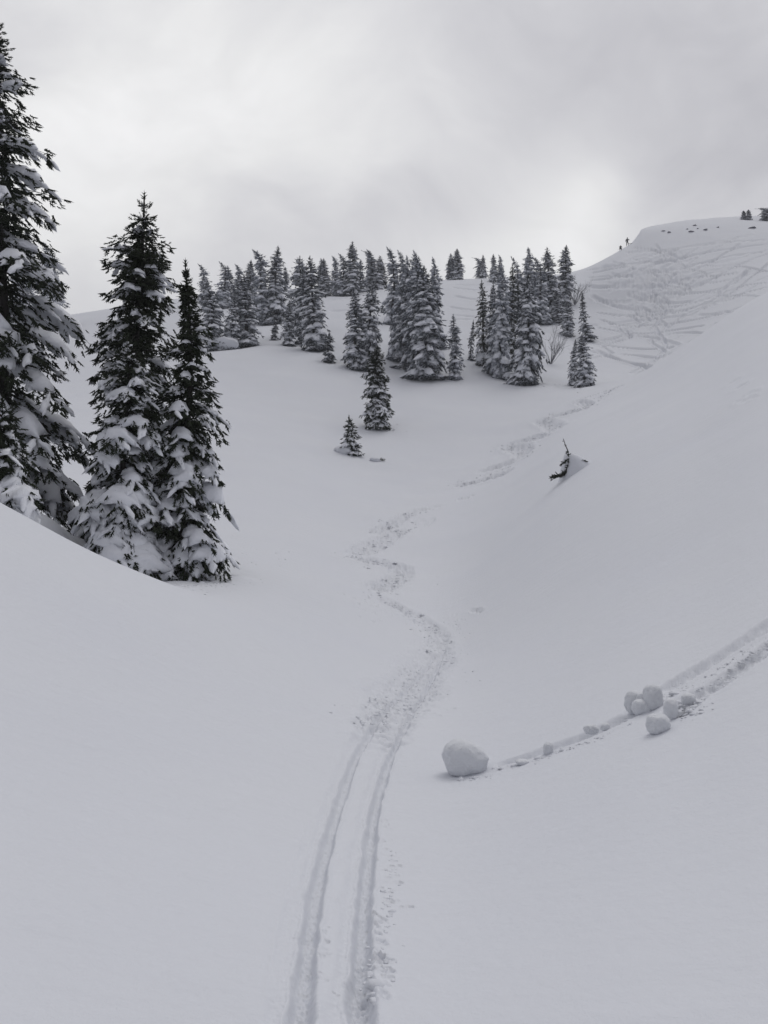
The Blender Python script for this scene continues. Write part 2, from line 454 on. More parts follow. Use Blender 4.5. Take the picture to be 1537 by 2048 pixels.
for pts in [[(900, 575), (960, 580), (1010, 585)], [(905, 590), (950, 600), (1000, 598)], [(895, 612), (945, 620), (985, 622)], [(900, 640), (950, 640), (985, 648)],
            [(660, 600), (700, 596), (720, 600)], [(655, 622), (700, 620), (780, 618)], [(610, 590), (640, 596)], [(898, 628), (950, 633), (1000, 630)],
            [(1120, 640), (1160, 648), (1200, 652)], [(1130, 700), (1190, 706), (1240, 722)], [(905, 570), (970, 571), (1040, 570)], [(1150, 570), (1200, 575), (1240, 570)]]:
    hill(pts, 0.5, 0.26)

PITS = []        # x, y, radius, depth


def pits(n, box, rad, dep, seed):
    q = random.Random(seed)
    x0, y0, x1, y1 = box
    for _ in range(n):
        t = q.random()
        px = x0 + (x1 - x0) * t + q.gauss(0, 14); py = y0 + (y1 - y0) * t + q.gauss(0, 12)
        g = ground_at_pixel(px, py, 2)
        PITS.append((g[0], g[1], rad * q.uniform(.5, 1.4), dep * q.uniform(.5, 1.3)))


pits(34, (762, 1650, 800, 1820), .011, .02, 1)
pits(44, (745, 1830, 765, 1960), .013, .022, 2)
pits(6, (742, 1985, 750, 1990), .02, .02, 3)
pits(110, (735, 1430, 840, 1350), .03, .03, 4)
pits(90, (850, 1420, 905, 1230), .04, .04, 5)
pits(60, (700, 1200, 800, 1225), .05, .05, 6)
pits(10, (1480, 785, 1530, 768), .22, .08, 7)
pits(22, (640, 1850, 665, 1990), .009, .012, 8)
pits(40, (900, 1260, 860, 1420), .035, .03, 9)

WELLS = []       # hollows round the trees: x, y, radius, depth  (filled before the ground mesh is made)


def height(x, y):
    """ground height without the fine marks"""
    z = height_base(x, y)
    x = np.asarray(x, float); y = np.asarray(y, float)
    r = np.hypot(x, y)
    z = z + fbm(x * 0.11, y * 0.11, 5, 3) * 0.22 * np.clip((r - 5) / 30, 0, 1) + fbm(x * .6, y * .6, 9, 2) * 0.012 * np.clip(r / 6, 0, 1)
    for wx, wy, wr, wd in WELLS:
        d2 = (x - wx) ** 2 + (y - wy) ** 2
        z = z - wd * np.exp(-d2 / (wr * wr))
    return z


def hz(x, y):
    return float(height(np.array([x]), np.array([y]))[0])


def marks(x, y, z):
    """carve grooves, skid marks and pits into the height array"""
    for p, depth, rim, chop in GROOVES:
        wm = p[:, 2].max() * 2.6
        sel = np.where((x > p[:, 0].min() - wm) & (x < p[:, 0].max() + wm) & (y > p[:, 1].min() - wm) & (y < p[:, 1].max() + wm))[0]
        if len(sel) == 0:
            continue
        xs = x[sel]; ys = y[sel]
        seglen = np.concatenate([[0], np.cumsum(np.hypot(np.diff(p[:, 0]), np.diff(p[:, 1])))]); tot = seglen[-1]; along = np.zeros(len(sel))
        best = np.full(len(sel), 1e9); bw = np.full(len(sel), 1.0)
        for i in range(len(p) - 1):
            a = p[i]; b = p[i + 1]
            dx, dy = b[0] - a[0], b[1] - a[1]
            L2 = dx * dx + dy * dy + 1e-12
            t = np.clip(((xs - a[0]) * dx + (ys - a[1]) * dy) / L2, 0, 1)
            d = np.hypot(xs - a[0] - t * dx, ys - a[1] - t * dy)
            wv_ = a[2] + (b[2] - a[2]) * t
            sl = seglen[i] + t * math.sqrt(L2)
            q = d / wv_
            m = q < best
            best[m] = q[m]; bw[m] = wv_[m]; along[m] = sl[m]
        wm_ = float(p[:, 2].max())
        wob = 1 + (0.22 if chop else 0.08) * vnoise(xs / (wm_ * 4), ys / (wm_ * 4), 31)
        q = best * wob
        prof = -depth * np.exp(-q ** 4) + depth * rim * np.exp(-((q - 1.45) / 0.38) ** 2)
        # fade at the open ends
        if chop:
            c = vnoise(xs / (wm_ * .26), ys / (wm_ * .26), 41) + .7 * vnoise(xs / (wm_ * .12), ys / (wm_ * .12), 43)
            spill = np.exp(-(q / 1.35) ** 4)
            prof = prof + chop * c * spill
        fl_ = min(tot * .12, 2.5 * wm_)
        fade = np.clip(np.minimum(along, tot - along) / max(fl_, 1e-6), 0, 1)
        z[sel] += prof * (fade * fade * (3 - 2 * fade))
    for wx, wy, wr, wd in PITS:
        sel = np.where((abs(x - wx) < wr * 3) & (abs(y - wy) < wr * 3))[0]
        if len(sel):
            d2 = ((x[sel] - wx) ** 2 + (y[sel] - wy) ** 2) / (wr * wr)
            z[sel] += -wd * np.exp(-d2) + wd * .35 * np.exp(-((np.sqrt(d2) - 1.5) / .5) ** 2)
    return z


# ------------------------------------------------------------------ materials
def new_mat(name):
    m = bpy.data.materials.new(name)
    m.use_nodes = True
    m.node_tree.nodes.clear()
    return m, NT(m.node_tree)


def snow_material(name, fine=1.0, tint=(0.675, 0.69, 0.73)):
    m, n = new_mat(name)
    pos = n.node('ShaderNodeNewGeometry').outputs['Position']
    a = n.node('ShaderNodeTexNoise', inp={'Vector': pos, 'Scale': 0.35, 'Detail': 4.0}).outputs[0]
    g = n.node('ShaderNodeTexNoise', inp={'Vector': pos, 'Scale': 180.0, 'Detail': 2.0}).outputs[0]
    f = n.node('ShaderNodeTexNoise', inp={'Vector': pos, 'Scale': 14.0, 'Detail': 4.0, 'Roughness': .6}).outputs[0]
    col = n.mixc(a, (tint[0] * .965, tint[1] * .97, tint[2] * .985, 1), (tint[0] * 1.02, tint[1] * 1.02, tint[2] * 1.005, 1))
    b1 = n.node('ShaderNodeBump', inp={'Strength': 0.25, 'Distance': 0.004 * fine, 'Height': g})
    rp = n.node('ShaderNodeTexNoise', inp={'Vector': n.node('ShaderNodeMapping', inp={'Vector': pos, 'Scale': (1.0, 2.6, 1.0)}).outputs[0], 'Scale': 1.6, 'Detail': 3.0}).outputs[0]
    b1 = n.node('ShaderNodeBump', inp={'Strength': 0.5, 'Distance': 0.035 * fine, 'Height': rp, 'Normal': b1.outputs[0]})
    b2 = n.node('ShaderNodeBump', inp={'Strength': 0.4, 'Distance': 0.02 * fine, 'Height': f, 'Normal': b1.outputs[0]})
    p = n.node('ShaderNodeBsdfPrincipled', inp={'Base Color': col, 'Roughness': 0.75, 'Normal': b2.outputs[0]})
    p.inputs['Specular IOR Level'].default_value = 0.25
    n.node('ShaderNodeOutputMaterial', inp={'Surface': p.outputs[0]})
    return m


M_SNOW = snow_material('snow')
M_ROLLED = snow_material('rolled_snow', 3.0, (0.685, 0.70, 0.73))
M_LOAD = snow_material('branch_snow', 2.0, (0.80, 0.815, 0.86))


def needle_material(name, dark, light, rime, rime_amt):
    m, n = new_mat(name)
    geo = n.node('ShaderNodeNewGeometry')
    tc_ = n.node('ShaderNodeTexCoord').outputs['Object']
    a = n.node('ShaderNodeTexNoise', inp={'Vector': tc_, 'Scale': 2.2, 'Detail': 5.0, 'Roughness': .65}).outputs[0]
    col = n.mixc(a, (*dark, 1), (*light, 1))
    if rime_amt > 0:
        nz = n.node('ShaderNodeSeparateXYZ', inp={0: geo.outputs['Normal']}).outputs[2]
        fine = n.node('ShaderNodeTexNoise', inp={'Vector': tc_, 'Scale': 9.0, 'Detail': 3.0}).outputs[0]
        k = n.math('ADD', n.math('MULTIPLY', nz, 0.55), n.math('MULTIPLY_ADD', fine, 1.5, rime_amt - 0.95))
        k = n.math('MULTIPLY', k, 1.5, clamp=True)
        col = n.mixc(k, col, (*rime, 1))
    p = n.node('ShaderNodeBsdfPrincipled', inp={'Base Color': col, 'Roughness': 0.8})
    p.inputs['Specular IOR Level'].default_value = 0.15
    n.node('ShaderNodeOutputMaterial', inp={'Surface': p.outputs[0]})
    return m


M_NEEDLE = needle_material('spruce_needles', (0.010, 0.014, 0.010), (0.030, 0.038, 0.020), (.5, .53, .6), 0.0)
M_DUSTED = needle_material('dusted_needles', (0.012, 0.016, 0.018), (0.035, 0.042, 0.043), (.44, .47, .54), 0.20)
M_RIMED = needle_material('rimed_needles', (0.045, 0.052, 0.062), (0.095, 0.108, 0.125), (.48, .51, .58), 0.44)


def plain(name, col, rough=.8, noise=4.0, amt=.35):
    m, n = new_mat(name)
    tc_ = n.node('ShaderNodeTexCoord').outputs['Object']
    a = n.node('ShaderNodeTexNoise', inp={'Vector': tc_, 'Scale': noise, 'Detail': 5.0}).outputs[0]
    c = n.mixc(a, (*[v * (1 - amt) for v in col], 1), (*[v * (1 + amt) for v in col], 1))
    b = n.node('ShaderNodeBump', inp={'Strength': .4, 'Distance': .01, 'Height': a})
    p = n.node('ShaderNodeBsdfPrincipled', inp={'Base Color': c, 'Roughness': rough, 'Normal': b.outputs[0]})
    n.node('ShaderNodeOutputMaterial', inp={'Surface': p.outputs[0]})
    return m


M_BARK = plain('bark', (0.022, 0.018, 0.016))
M_ROCK = plain('rock', (0.2, 0.2, 0.23), noise=1.5)
M_TWIG = plain('bare_twig', (0.2, 0.2, 0.22))


# ------------------------------------------------------------------ object helpers
def mesh_from(name, V, Fc, mat, smooth=True):
    """V (n,3); Fc a list of index arrays, each (k, 3 or 4)"""
    me = bpy.data.meshes.new(name)
    V = np.asarray(V, np.float32)
    me.vertices.add(len(V))
    me.vertices.foreach_set('co', V.ravel())
    loops = np.concatenate([np.asarray(f, np.int32).ravel() for f in Fc])
    sizes = np.concatenate([np.full(len(f), np.asarray(f).shape[1], np.int32) for f in Fc])
    starts = np.concatenate([[0], np.cumsum(sizes)[:-1]]).astype(np.int32)
    me.loops.add(len(loops))
    me.loops.foreach_set('vertex_index', loops)
    me.polygons.add(len(sizes))
    me.polygons.foreach_set('loop_start', starts)
    me.polygons.foreach_set('loop_total', sizes)
    me.polygons.foreach_set('use_smooth', np.full(len(sizes), smooth, bool))
    me.update(calc_edges=True)
    me.validate()
    me.materials.append(mat)
    return me


def link(name, data, parent=None):
    o = bpy.data.objects.new(name, data)
    C.objects.link(o)
    if parent is not None:
        o.parent = parent
    return o


def tag(o, label, cat, group=None, kind=None):
    if label: o['label'] = label
    if cat: o['category'] = cat
    if group: o['group'] = group
    if kind: o['kind'] = kind
    return o


class Build:
    """collects vertex and face blocks for one mesh"""
    def __init__(self):
        self.V = []; self.T = []; self.Q = []; self.n = 0

    def add(self, V, T=None, Q=None):
        V = np.asarray(V, float)
        if T is not None and len(T): self.T.append(np.asarray(T, int) + self.n)
        if Q is not None and len(Q): self.Q.append(np.asarray(Q, int) + self.n)
        self.V.append(V); self.n += len(V)

    def mesh(self, name, mat, smooth=True):
        Fc = []
        if self.T: Fc.append(np.vstack(self.T))
        if self.Q: Fc.append(np.vstack(self.Q))
        return mesh_from(name, np.vstack(self.V), Fc, mat, smooth)


def tube(b, P, R, k=6):
    P = np.asarray(P, float); n = len(P)
    tan = np.gradient(P, axis=0)
    tan /= np.linalg.norm(tan, axis=1)[:, None] + 1e-9
    ref = np.array([0, 0, 1.0]) if abs(tan[0][2]) < .8 else np.array([1.0, 0, 0])
    A = np.cross(tan, ref); A /= np.linalg.norm(A, axis=1)[:, None] + 1e-9
    B = np.cross(tan, A)
    a = np.linspace(0, 2 * math.pi, k, endpoint=False)
    V = P[:, None, :] + np.asarray(R)[:, None, None] * (np.cos(a)[None, :, None] * A[:, None, :] + np.sin(a)[None, :, None] * B[:, None, :])
    Q = []
    for i in range(n - 1):
        for j in range(k):
            Q.append((i * k + j, i * k + (j + 1) % k, (i + 1) * k + (j + 1) % k, (i + 1) * k + j))
    b.add(V.reshape(-1, 3), Q=Q)


# ------------------------------------------------------------------ spruce builder
def shoot_template(fine):
    """one twig of needles along +x, unit length"""
    V = []; T = []
    def spike(c, d, r, up):
        d = np.array(d, float); c = np.array(c, float)
        t = d / np.linalg.norm(d)
        a = np.cross(t, up); a /= np.linalg.norm(a); b_ = np.cross(t, a)
        i = len(V)
        for q in range(3):
            an = q * 2.094
            V.append(c + r * (math.cos(an) * a + math.sin(an) * b_))
        V.append(c + d)
        T.extend([(i, i + 1, i + 3), (i + 1, i + 2, i + 3), (i + 2, i, i + 3)])
    if fine:
        spike((0, 0, 0), (1.0, 0, 0), .12, (0, 0, 1))
        for x, s in ((.12, 1), (.25, -1), (.48, 1), (.58, -1)):
            l = .46 * (1.15 - x)
            spike((x, 0, 0), (l * .8, s * l * .85, -.08), .085, (0, 0, 1))
        spike((.35, 0, 0), (.2, .0, -.22), .08, (0, 1, 0))
    else:
        spike((0, 0, 0), (1.0, 0, 0), .15, (0, 0, 1))
        spike((.28, 0, 0), (.35, .35, -.05), .10, (0, 0, 1))
        spike((.4, 0, 0), (.33, -.33, -.05), .10, (0, 0, 1))
    return np.array(V), np.array(T)


SHOOT_FINE = shoot_template(True)
SHOOT_SOFT = shoot_template(False)


def add_shoots(b, P, D, L, tmpl, rng):
    P = np.asarray(P, float); D = np.asarray(D, float); L = np.asarray(L, float)
    if len(P) == 0:
        return
    D = D / (np.linalg.norm(D, axis=1)[:, None] + 1e-9)
    up = np.tile([0, 0, 1.0], (len(P), 1)) + rng.normal(0, .35, (len(P), 3))
    A = np.cross(up, D); A /= np.linalg.norm(A, axis=1)[:, None] + 1e-9
    B = np.cross(D, A)
    TV, TT = tmpl
    Wd = L * rng.uniform(.8, 1.25, len(P))
    V = P[:, None, :] + L[:, None, None] * TV[None, :, 0:1] * D[:, None, :] + Wd[:, None, None] * (TV[None, :, 1:2] * A[:, None, :] + TV[None, :, 2:3] * B[:, None, :])
    T = (TT[None] + (np.arange(len(P)) * len(TV))[:, None, None]).reshape(-1, 3)
    b.add(V.reshape(-1, 3), T=T)


def snow_pad(rng, pts, wid, thick, droop, rings=10, k=9, lump=.25):
    """a pillow of snow lying along pts (n,3): closed, thick in the middle, thin at the rims"""
    pts = np.asarray(pts, float)
    s = np.linspace(0, len(pts) - 1, rings)
    P = np.stack([np.interp(s, np.arange(len(pts)), pts[:, i]) for i in range(3)], 1)
    tan = np.gradient(P, axis=0); tan /= np.linalg.norm(tan, axis=1)[:, None] + 1e-9
    A = np.cross(tan, [0, 0, 1.0]); A /= np.linalg.norm(A, axis=1)[:, None] + 1e-9
    N = np.cross(A, tan)
    u = np.linspace(0, 1, rings)
    w_ = wid * np.interp(u, [0, .12, .45, .8, 1], [.18, .6, 1, .8, .06]) * (1 + lump * 1.3 * rng.normal(0, .35, rings))
    t_ = thick * np.interp(u, [0, .15, .5, .85, 1], [.2, .8, 1, .8, .1]) * (1 + lump * rng.normal(0, .5, rings))
    skew = rng.normal(0, .18, rings) * wid
    a = np.linspace(0, 2 * math.pi, k, endpoint=False)
    ca, sa = np.cos(a), np.sin(a)
    off = np.where(sa > 0, sa, sa * .25)
    edge = 1 + lump * rng.normal(0, .55, (rings, k))
    V = (P[:, None, :] + (ca[None, :, None] * (w_[:, None] * edge)[:, :, None] + skew[:, None, None] * .5) * A[:, None, :]
         + (off[None, :, None] * (t_[:, None] * (1 + lump * .4 * rng.normal(0, .5, (rings, k))))[:, :, None]) * N[:, None, :])
    for fr, am in ((2.6 / wid, .13), (6.0 / wid, .07)):
        nz_ = vnoise(V[:, :, 0] * fr + V[:, :, 2] * fr * .7, V[:, :, 1] * fr - V[:, :, 2] * fr * .6, 3)
        V += (nz_ * am * wid * lump * 4)[:, :, None] * N[:, None, :]
    V[:, :, 2] -= droop * (ca[None, :] ** 2) * w_[:, None] * edge
    V = V.reshape(-1, 3)
    Q = [(i * k + j, i * k + (j + 1) % k, (i + 1) * k + (j + 1) % k, (i + 1) * k + j) for i in range(rings - 1) for j in range(k)]
    n = len(V)
    V = np.vstack([V, P[0], P[-1] + tan[-1] * thick * .2])
    T = [(n, (j + 1) % k, j) for j in range(k)] + [(n + 1, (rings - 1) * k + j, (rings - 1) * k + (j + 1) % k) for j in range(k)]
    return V, T, Q


def spruce(H, R, seed, n_br=110, fine=False, snow=.8, droop=1.0, prof=.85, bend=0.0, bend_dir=(-1, 0), lean=(0, 0), heart=5.0, needles=1.0, bare_top=0.0,
           shoot=.3, pads_separate=False, skirt=1.0, sided=None, blade=None, padw=1.0, padfill=1.0, zmin=0.02):
    rng = np.random.default_rng(seed)
    trunk = Build(); crown = Build(); snowb = Build(); pads = []
    tmpl = SHOOT_FINE if fine else SHOOT_SOFT

    def axis(h):
        t = np.asarray(h) / H
        bx = bend * H * np.clip((t - .8) / .2, 0, 1) ** 2
        return np.stack([lean[0] * t * H + bend_dir[0] * bx + .012 * H * np.sin(t * 7 + seed), lean[1] * t * H + bend_dir[1] * bx + 0 * t,
                         t * H - .3 * bx], -1)
    hs = np.linspace(-.04 * H, H * .985, 16)
    tr = .016 * H * (1 - np.linspace(0, 1, 16)) ** .9 + .0035 * H * (1 if fine else .7) * .6
    tube(trunk, axis(hs), tr, 7)
    # whorls
    nw = max(8, int(n_br / 6))
    hh = []
    for i in range(n_br):
        t = (rng.integers(0, nw) + rng.normal(0, .16)) / nw
        t = 1 - (1 - np.clip(t, .0, .985)) ** (1.0)
        hh.append(float(np.clip(t, .015, .975)))
    # extra at the top so the spire is dense
    hh = np.sort(np.array(hh + list(rng.uniform(.72, .97, int(n_br * .15)))))
    phi0 = rng.uniform(0, 6.28)
    for i, t in enumerate(hh):
        ph = phi0 + i * 2.39996 + rng.normal(0, .35)
        f = (1 - t) ** prof
        f *= 1 + .16 * math.sin(t * 31 + seed)
        f *= min(1.0, (1 - t) / .16) ** .45
        L = R * f * (rng.uniform(.72, 1.18) if fine else rng.uniform(.55, 1.25)) + .006 * H
        ssc = float(np.interp(t, [.7, 1], [1, .5]))
        if t < .2:
            L *= .8 + .2 * skirt * t / .2
        if sided is not None:
            L *= 1 + sided[2] * (math.cos(ph) * sided[0] + math.sin(ph) * sided[1])
        if bare_top and t > 1 - bare_top:
            L *= .55
        d = np.array([math.cos(ph), math.sin(ph), 0.0])
        side = np.array([-d[1], d[0], 0.0])
        e0 = math.radians(np.interp(t, [0, .5, .85, 1], [-12, 2, 22, 45]) - 14 * droop * (1 - t) + rng.normal(0, 6))
        e1 = math.radians(np.interp(t, [0, .4, .8, 1], [-58, -46, -22, 25]) * (0.35 + .65 * droop) + rng.normal(0, 8 if fine else 13))
        n = 8
        p = axis(t * H).copy() if True else None
        pts = [p.copy()]
        wig = rng.normal(0, .05)
        for j in range(1, n):
            e = e0 + (e1 - e0) * (j / (n - 1)) ** .9
            dd = d * math.cos(e) + side * wig * j
            p = p + (dd * 1.0 + np.array([0, 0, math.sin(e)])) * (L / (n - 1))
            if p[2] < zmin: p[2] = zmin + rng.uniform(0, .03)
            pts.append(p.copy())
        pts = np.array(pts)
        tube(trunk if fine else crown, pts, np.linspace(.012 * L + .006, .004, n), 3)
        wsp = L * np.interp(t, [0, 1], [.30, .34]) * padw      # half spread of the fan
        wsp = min(max(wsp, shoot * .45 * ssc), .62 * (H / 12 if not fine else 1))
        # shoots
        K = int(needles * (5 + L / (shoot * .5) * (2.6 if fine else 2.0)))
        sv = rng.uniform(.02, 1, K) ** (.85 if fine else .75) * (n - 1)
        q = np.stack([np.interp(sv, np.arange(n), pts[:, m]) for m in range(3)], 1)
        tn = pts[np.minimum(sv.astype(int) + 1, n - 1)] - pts[np.minimum(sv.astype(int), n - 2)]
        tn /= np.linalg.norm(tn, axis=1)[:, None] + 1e-9
        sg = rng.choice([-1, 1], K)
        u = sv / (n - 1)
        fan = wsp * np.interp(u, [0, .15, .5, .85, 1], [.25, .6, 1, .7, .12])
        r_ = rng.uniform(0, 1, K) ** .6
        q = q + side[None] * (sg * fan * r_)[:, None]
        q[:, 2] -= .45 * fan * r_ ** 2 * (.4 + .6 * droop) + rng.uniform(0, .06, K) * L
        D = side[None] * (sg * rng.uniform(.1, .75, K))[:, None] + tn * rng.uniform(.4, 1.0, K)[:, None]
        D[:, 2] += rng.normal(-.32, .28, K) if t < .9 else rng.normal(.15, .3, K)
        Ls = shoot * ssc * rng.uniform(.6, 1.25, K) * (.7 + .3 * min(1, L / (shoot * 4)))
        if fine:      # some twigs stand up through the snow
            q[:, 2] += np.where(rng.random(K) < .30, rng.uniform(.02, .14, K) + .2 * wsp, 0)
        q[:, 2] = np.maximum(q[:, 2], zmin)
        add_shoots(crown, q, D, Ls, tmpl, rng)
        # tip
        add_shoots(crown, pts[-1:], (pts[-1:] - pts[-2:-1]) + [[0, 0, .02]], [shoot * 1.1 * ssc], tmpl, rng)
        # snow
        if rng.random() < snow * (np.interp(t, [0, .45, .7, 1], [1.15, 1.0, .75, .5]) if fine else np.interp(t, [0, .6, 1], [1.1, 1.0, .8])):
            a0 = rng.uniform(.8, 2.0); a1 = n - 1 - rng.uniform(.5, 1.7)
            sv = np.linspace(a0, a1, 8)
            sp = np.stack([np.interp(sv, np.arange(n), pts[:, m]) for m in range(3)], 1)
            sp[:, 2] += .02 + .03 * L * .3 + (0 if fine else .10 * wsp)
            th = max(.04, wsp * rng.uniform(.22, .46)) * (1.0 if t < .85 else .7)
            V, T, Q = snow_pad(rng, sp, wsp * (rng.uniform(.45, .85) * padfill * np.interp(t, [0, .5, .7], [1.25, 1.15, .9]) if fine else rng.uniform(.55, .9)), th, .5 * (.3 + .7 * droop), rings=(12 if fine else 6), k=(10 if fine else 6), lump=.30)
            if pads_separate and L > .55:
                bb = Build(); bb.add(V, T, Q); pads.append(bb)
            else:
                snowb.add(V, T, Q)
            if fine and L > .7:    # fingers of snow on side twigs
                for g in range(int(rng.integers(1, 4))):
                    sx = rng.uniform(.3, .85) * (n - 1); sgn = rng.choice([-1, 1])
                    c0 = np.array([np.interp(sx, np.arange(n), pts[:, m]) for m in range(3)])
                    tnn = pts[min(int(sx) + 1, n - 1)] - pts[min(int(sx), n - 2)]
                    tnn = tnn / (np.linalg.norm(tnn) + 1e-9)
                    ln = wsp * rng.uniform(.9, 1.5)
                    dirv = side * sgn * .7 + tnn * .75 + np.array([0, 0, -.30])
                    sp2 = np.array([c0 + dirv * ln * kk / 4 + np.array([0, 0, -.10 * ln * (kk / 4) ** 2]) for kk in range(5)])
                    V, T, Q = snow_pad(rng, sp2, wsp * .2, wsp * .15, .3, rings=8, k=7, lump=.36)
                    snowb.add(V, T, Q)
    # the dark heart of the crown
    ni = int(n_br * (heart if fine else 1.3))
    ti = rng.uniform(0, 1, ni) ** 1.3 * .93
    ai = rng.uniform(0, 6.28, ni); ri = R * (1 - ti) ** prof * rng.uniform(.05, .42, ni)
    ax_ = axis(ti * H)
    Pi = ax_ + np.stack([np.cos(ai) * ri, np.sin(ai) * ri, -.4 * ri], 1)
    Pi[:, 2] = np.maximum(Pi[:, 2], .05)
    add_shoots(crown, Pi, np.stack([np.cos(ai), np.sin(ai), rng.normal(-.5, .4, ni)], 1), shoot * rng.uniform(1.0, 1.7, ni), tmpl, rng)
    # leader
    top = axis(H * .985)
    for tt in np.linspace(.88, .985, 7):
        a_ = rng.uniform(0, 6.28, 3)
        add_shoots(crown, np.tile(axis(H * tt), (3, 1)), np.stack([np.cos(a_), np.sin(a_), np.full(3, .7)], 1), np.full(3, shoot * .55), tmpl, rng)
    add_shoots(crown, [axis(H * .93), top], [[0, 0, 1.0], [bend_dir[0] * bend * 6, bend_dir[1] * bend * 6, 1.0]], [shoot * 1.3, shoot * 1.2], tmpl, rng)
    return trunk, crown, snowb, pads



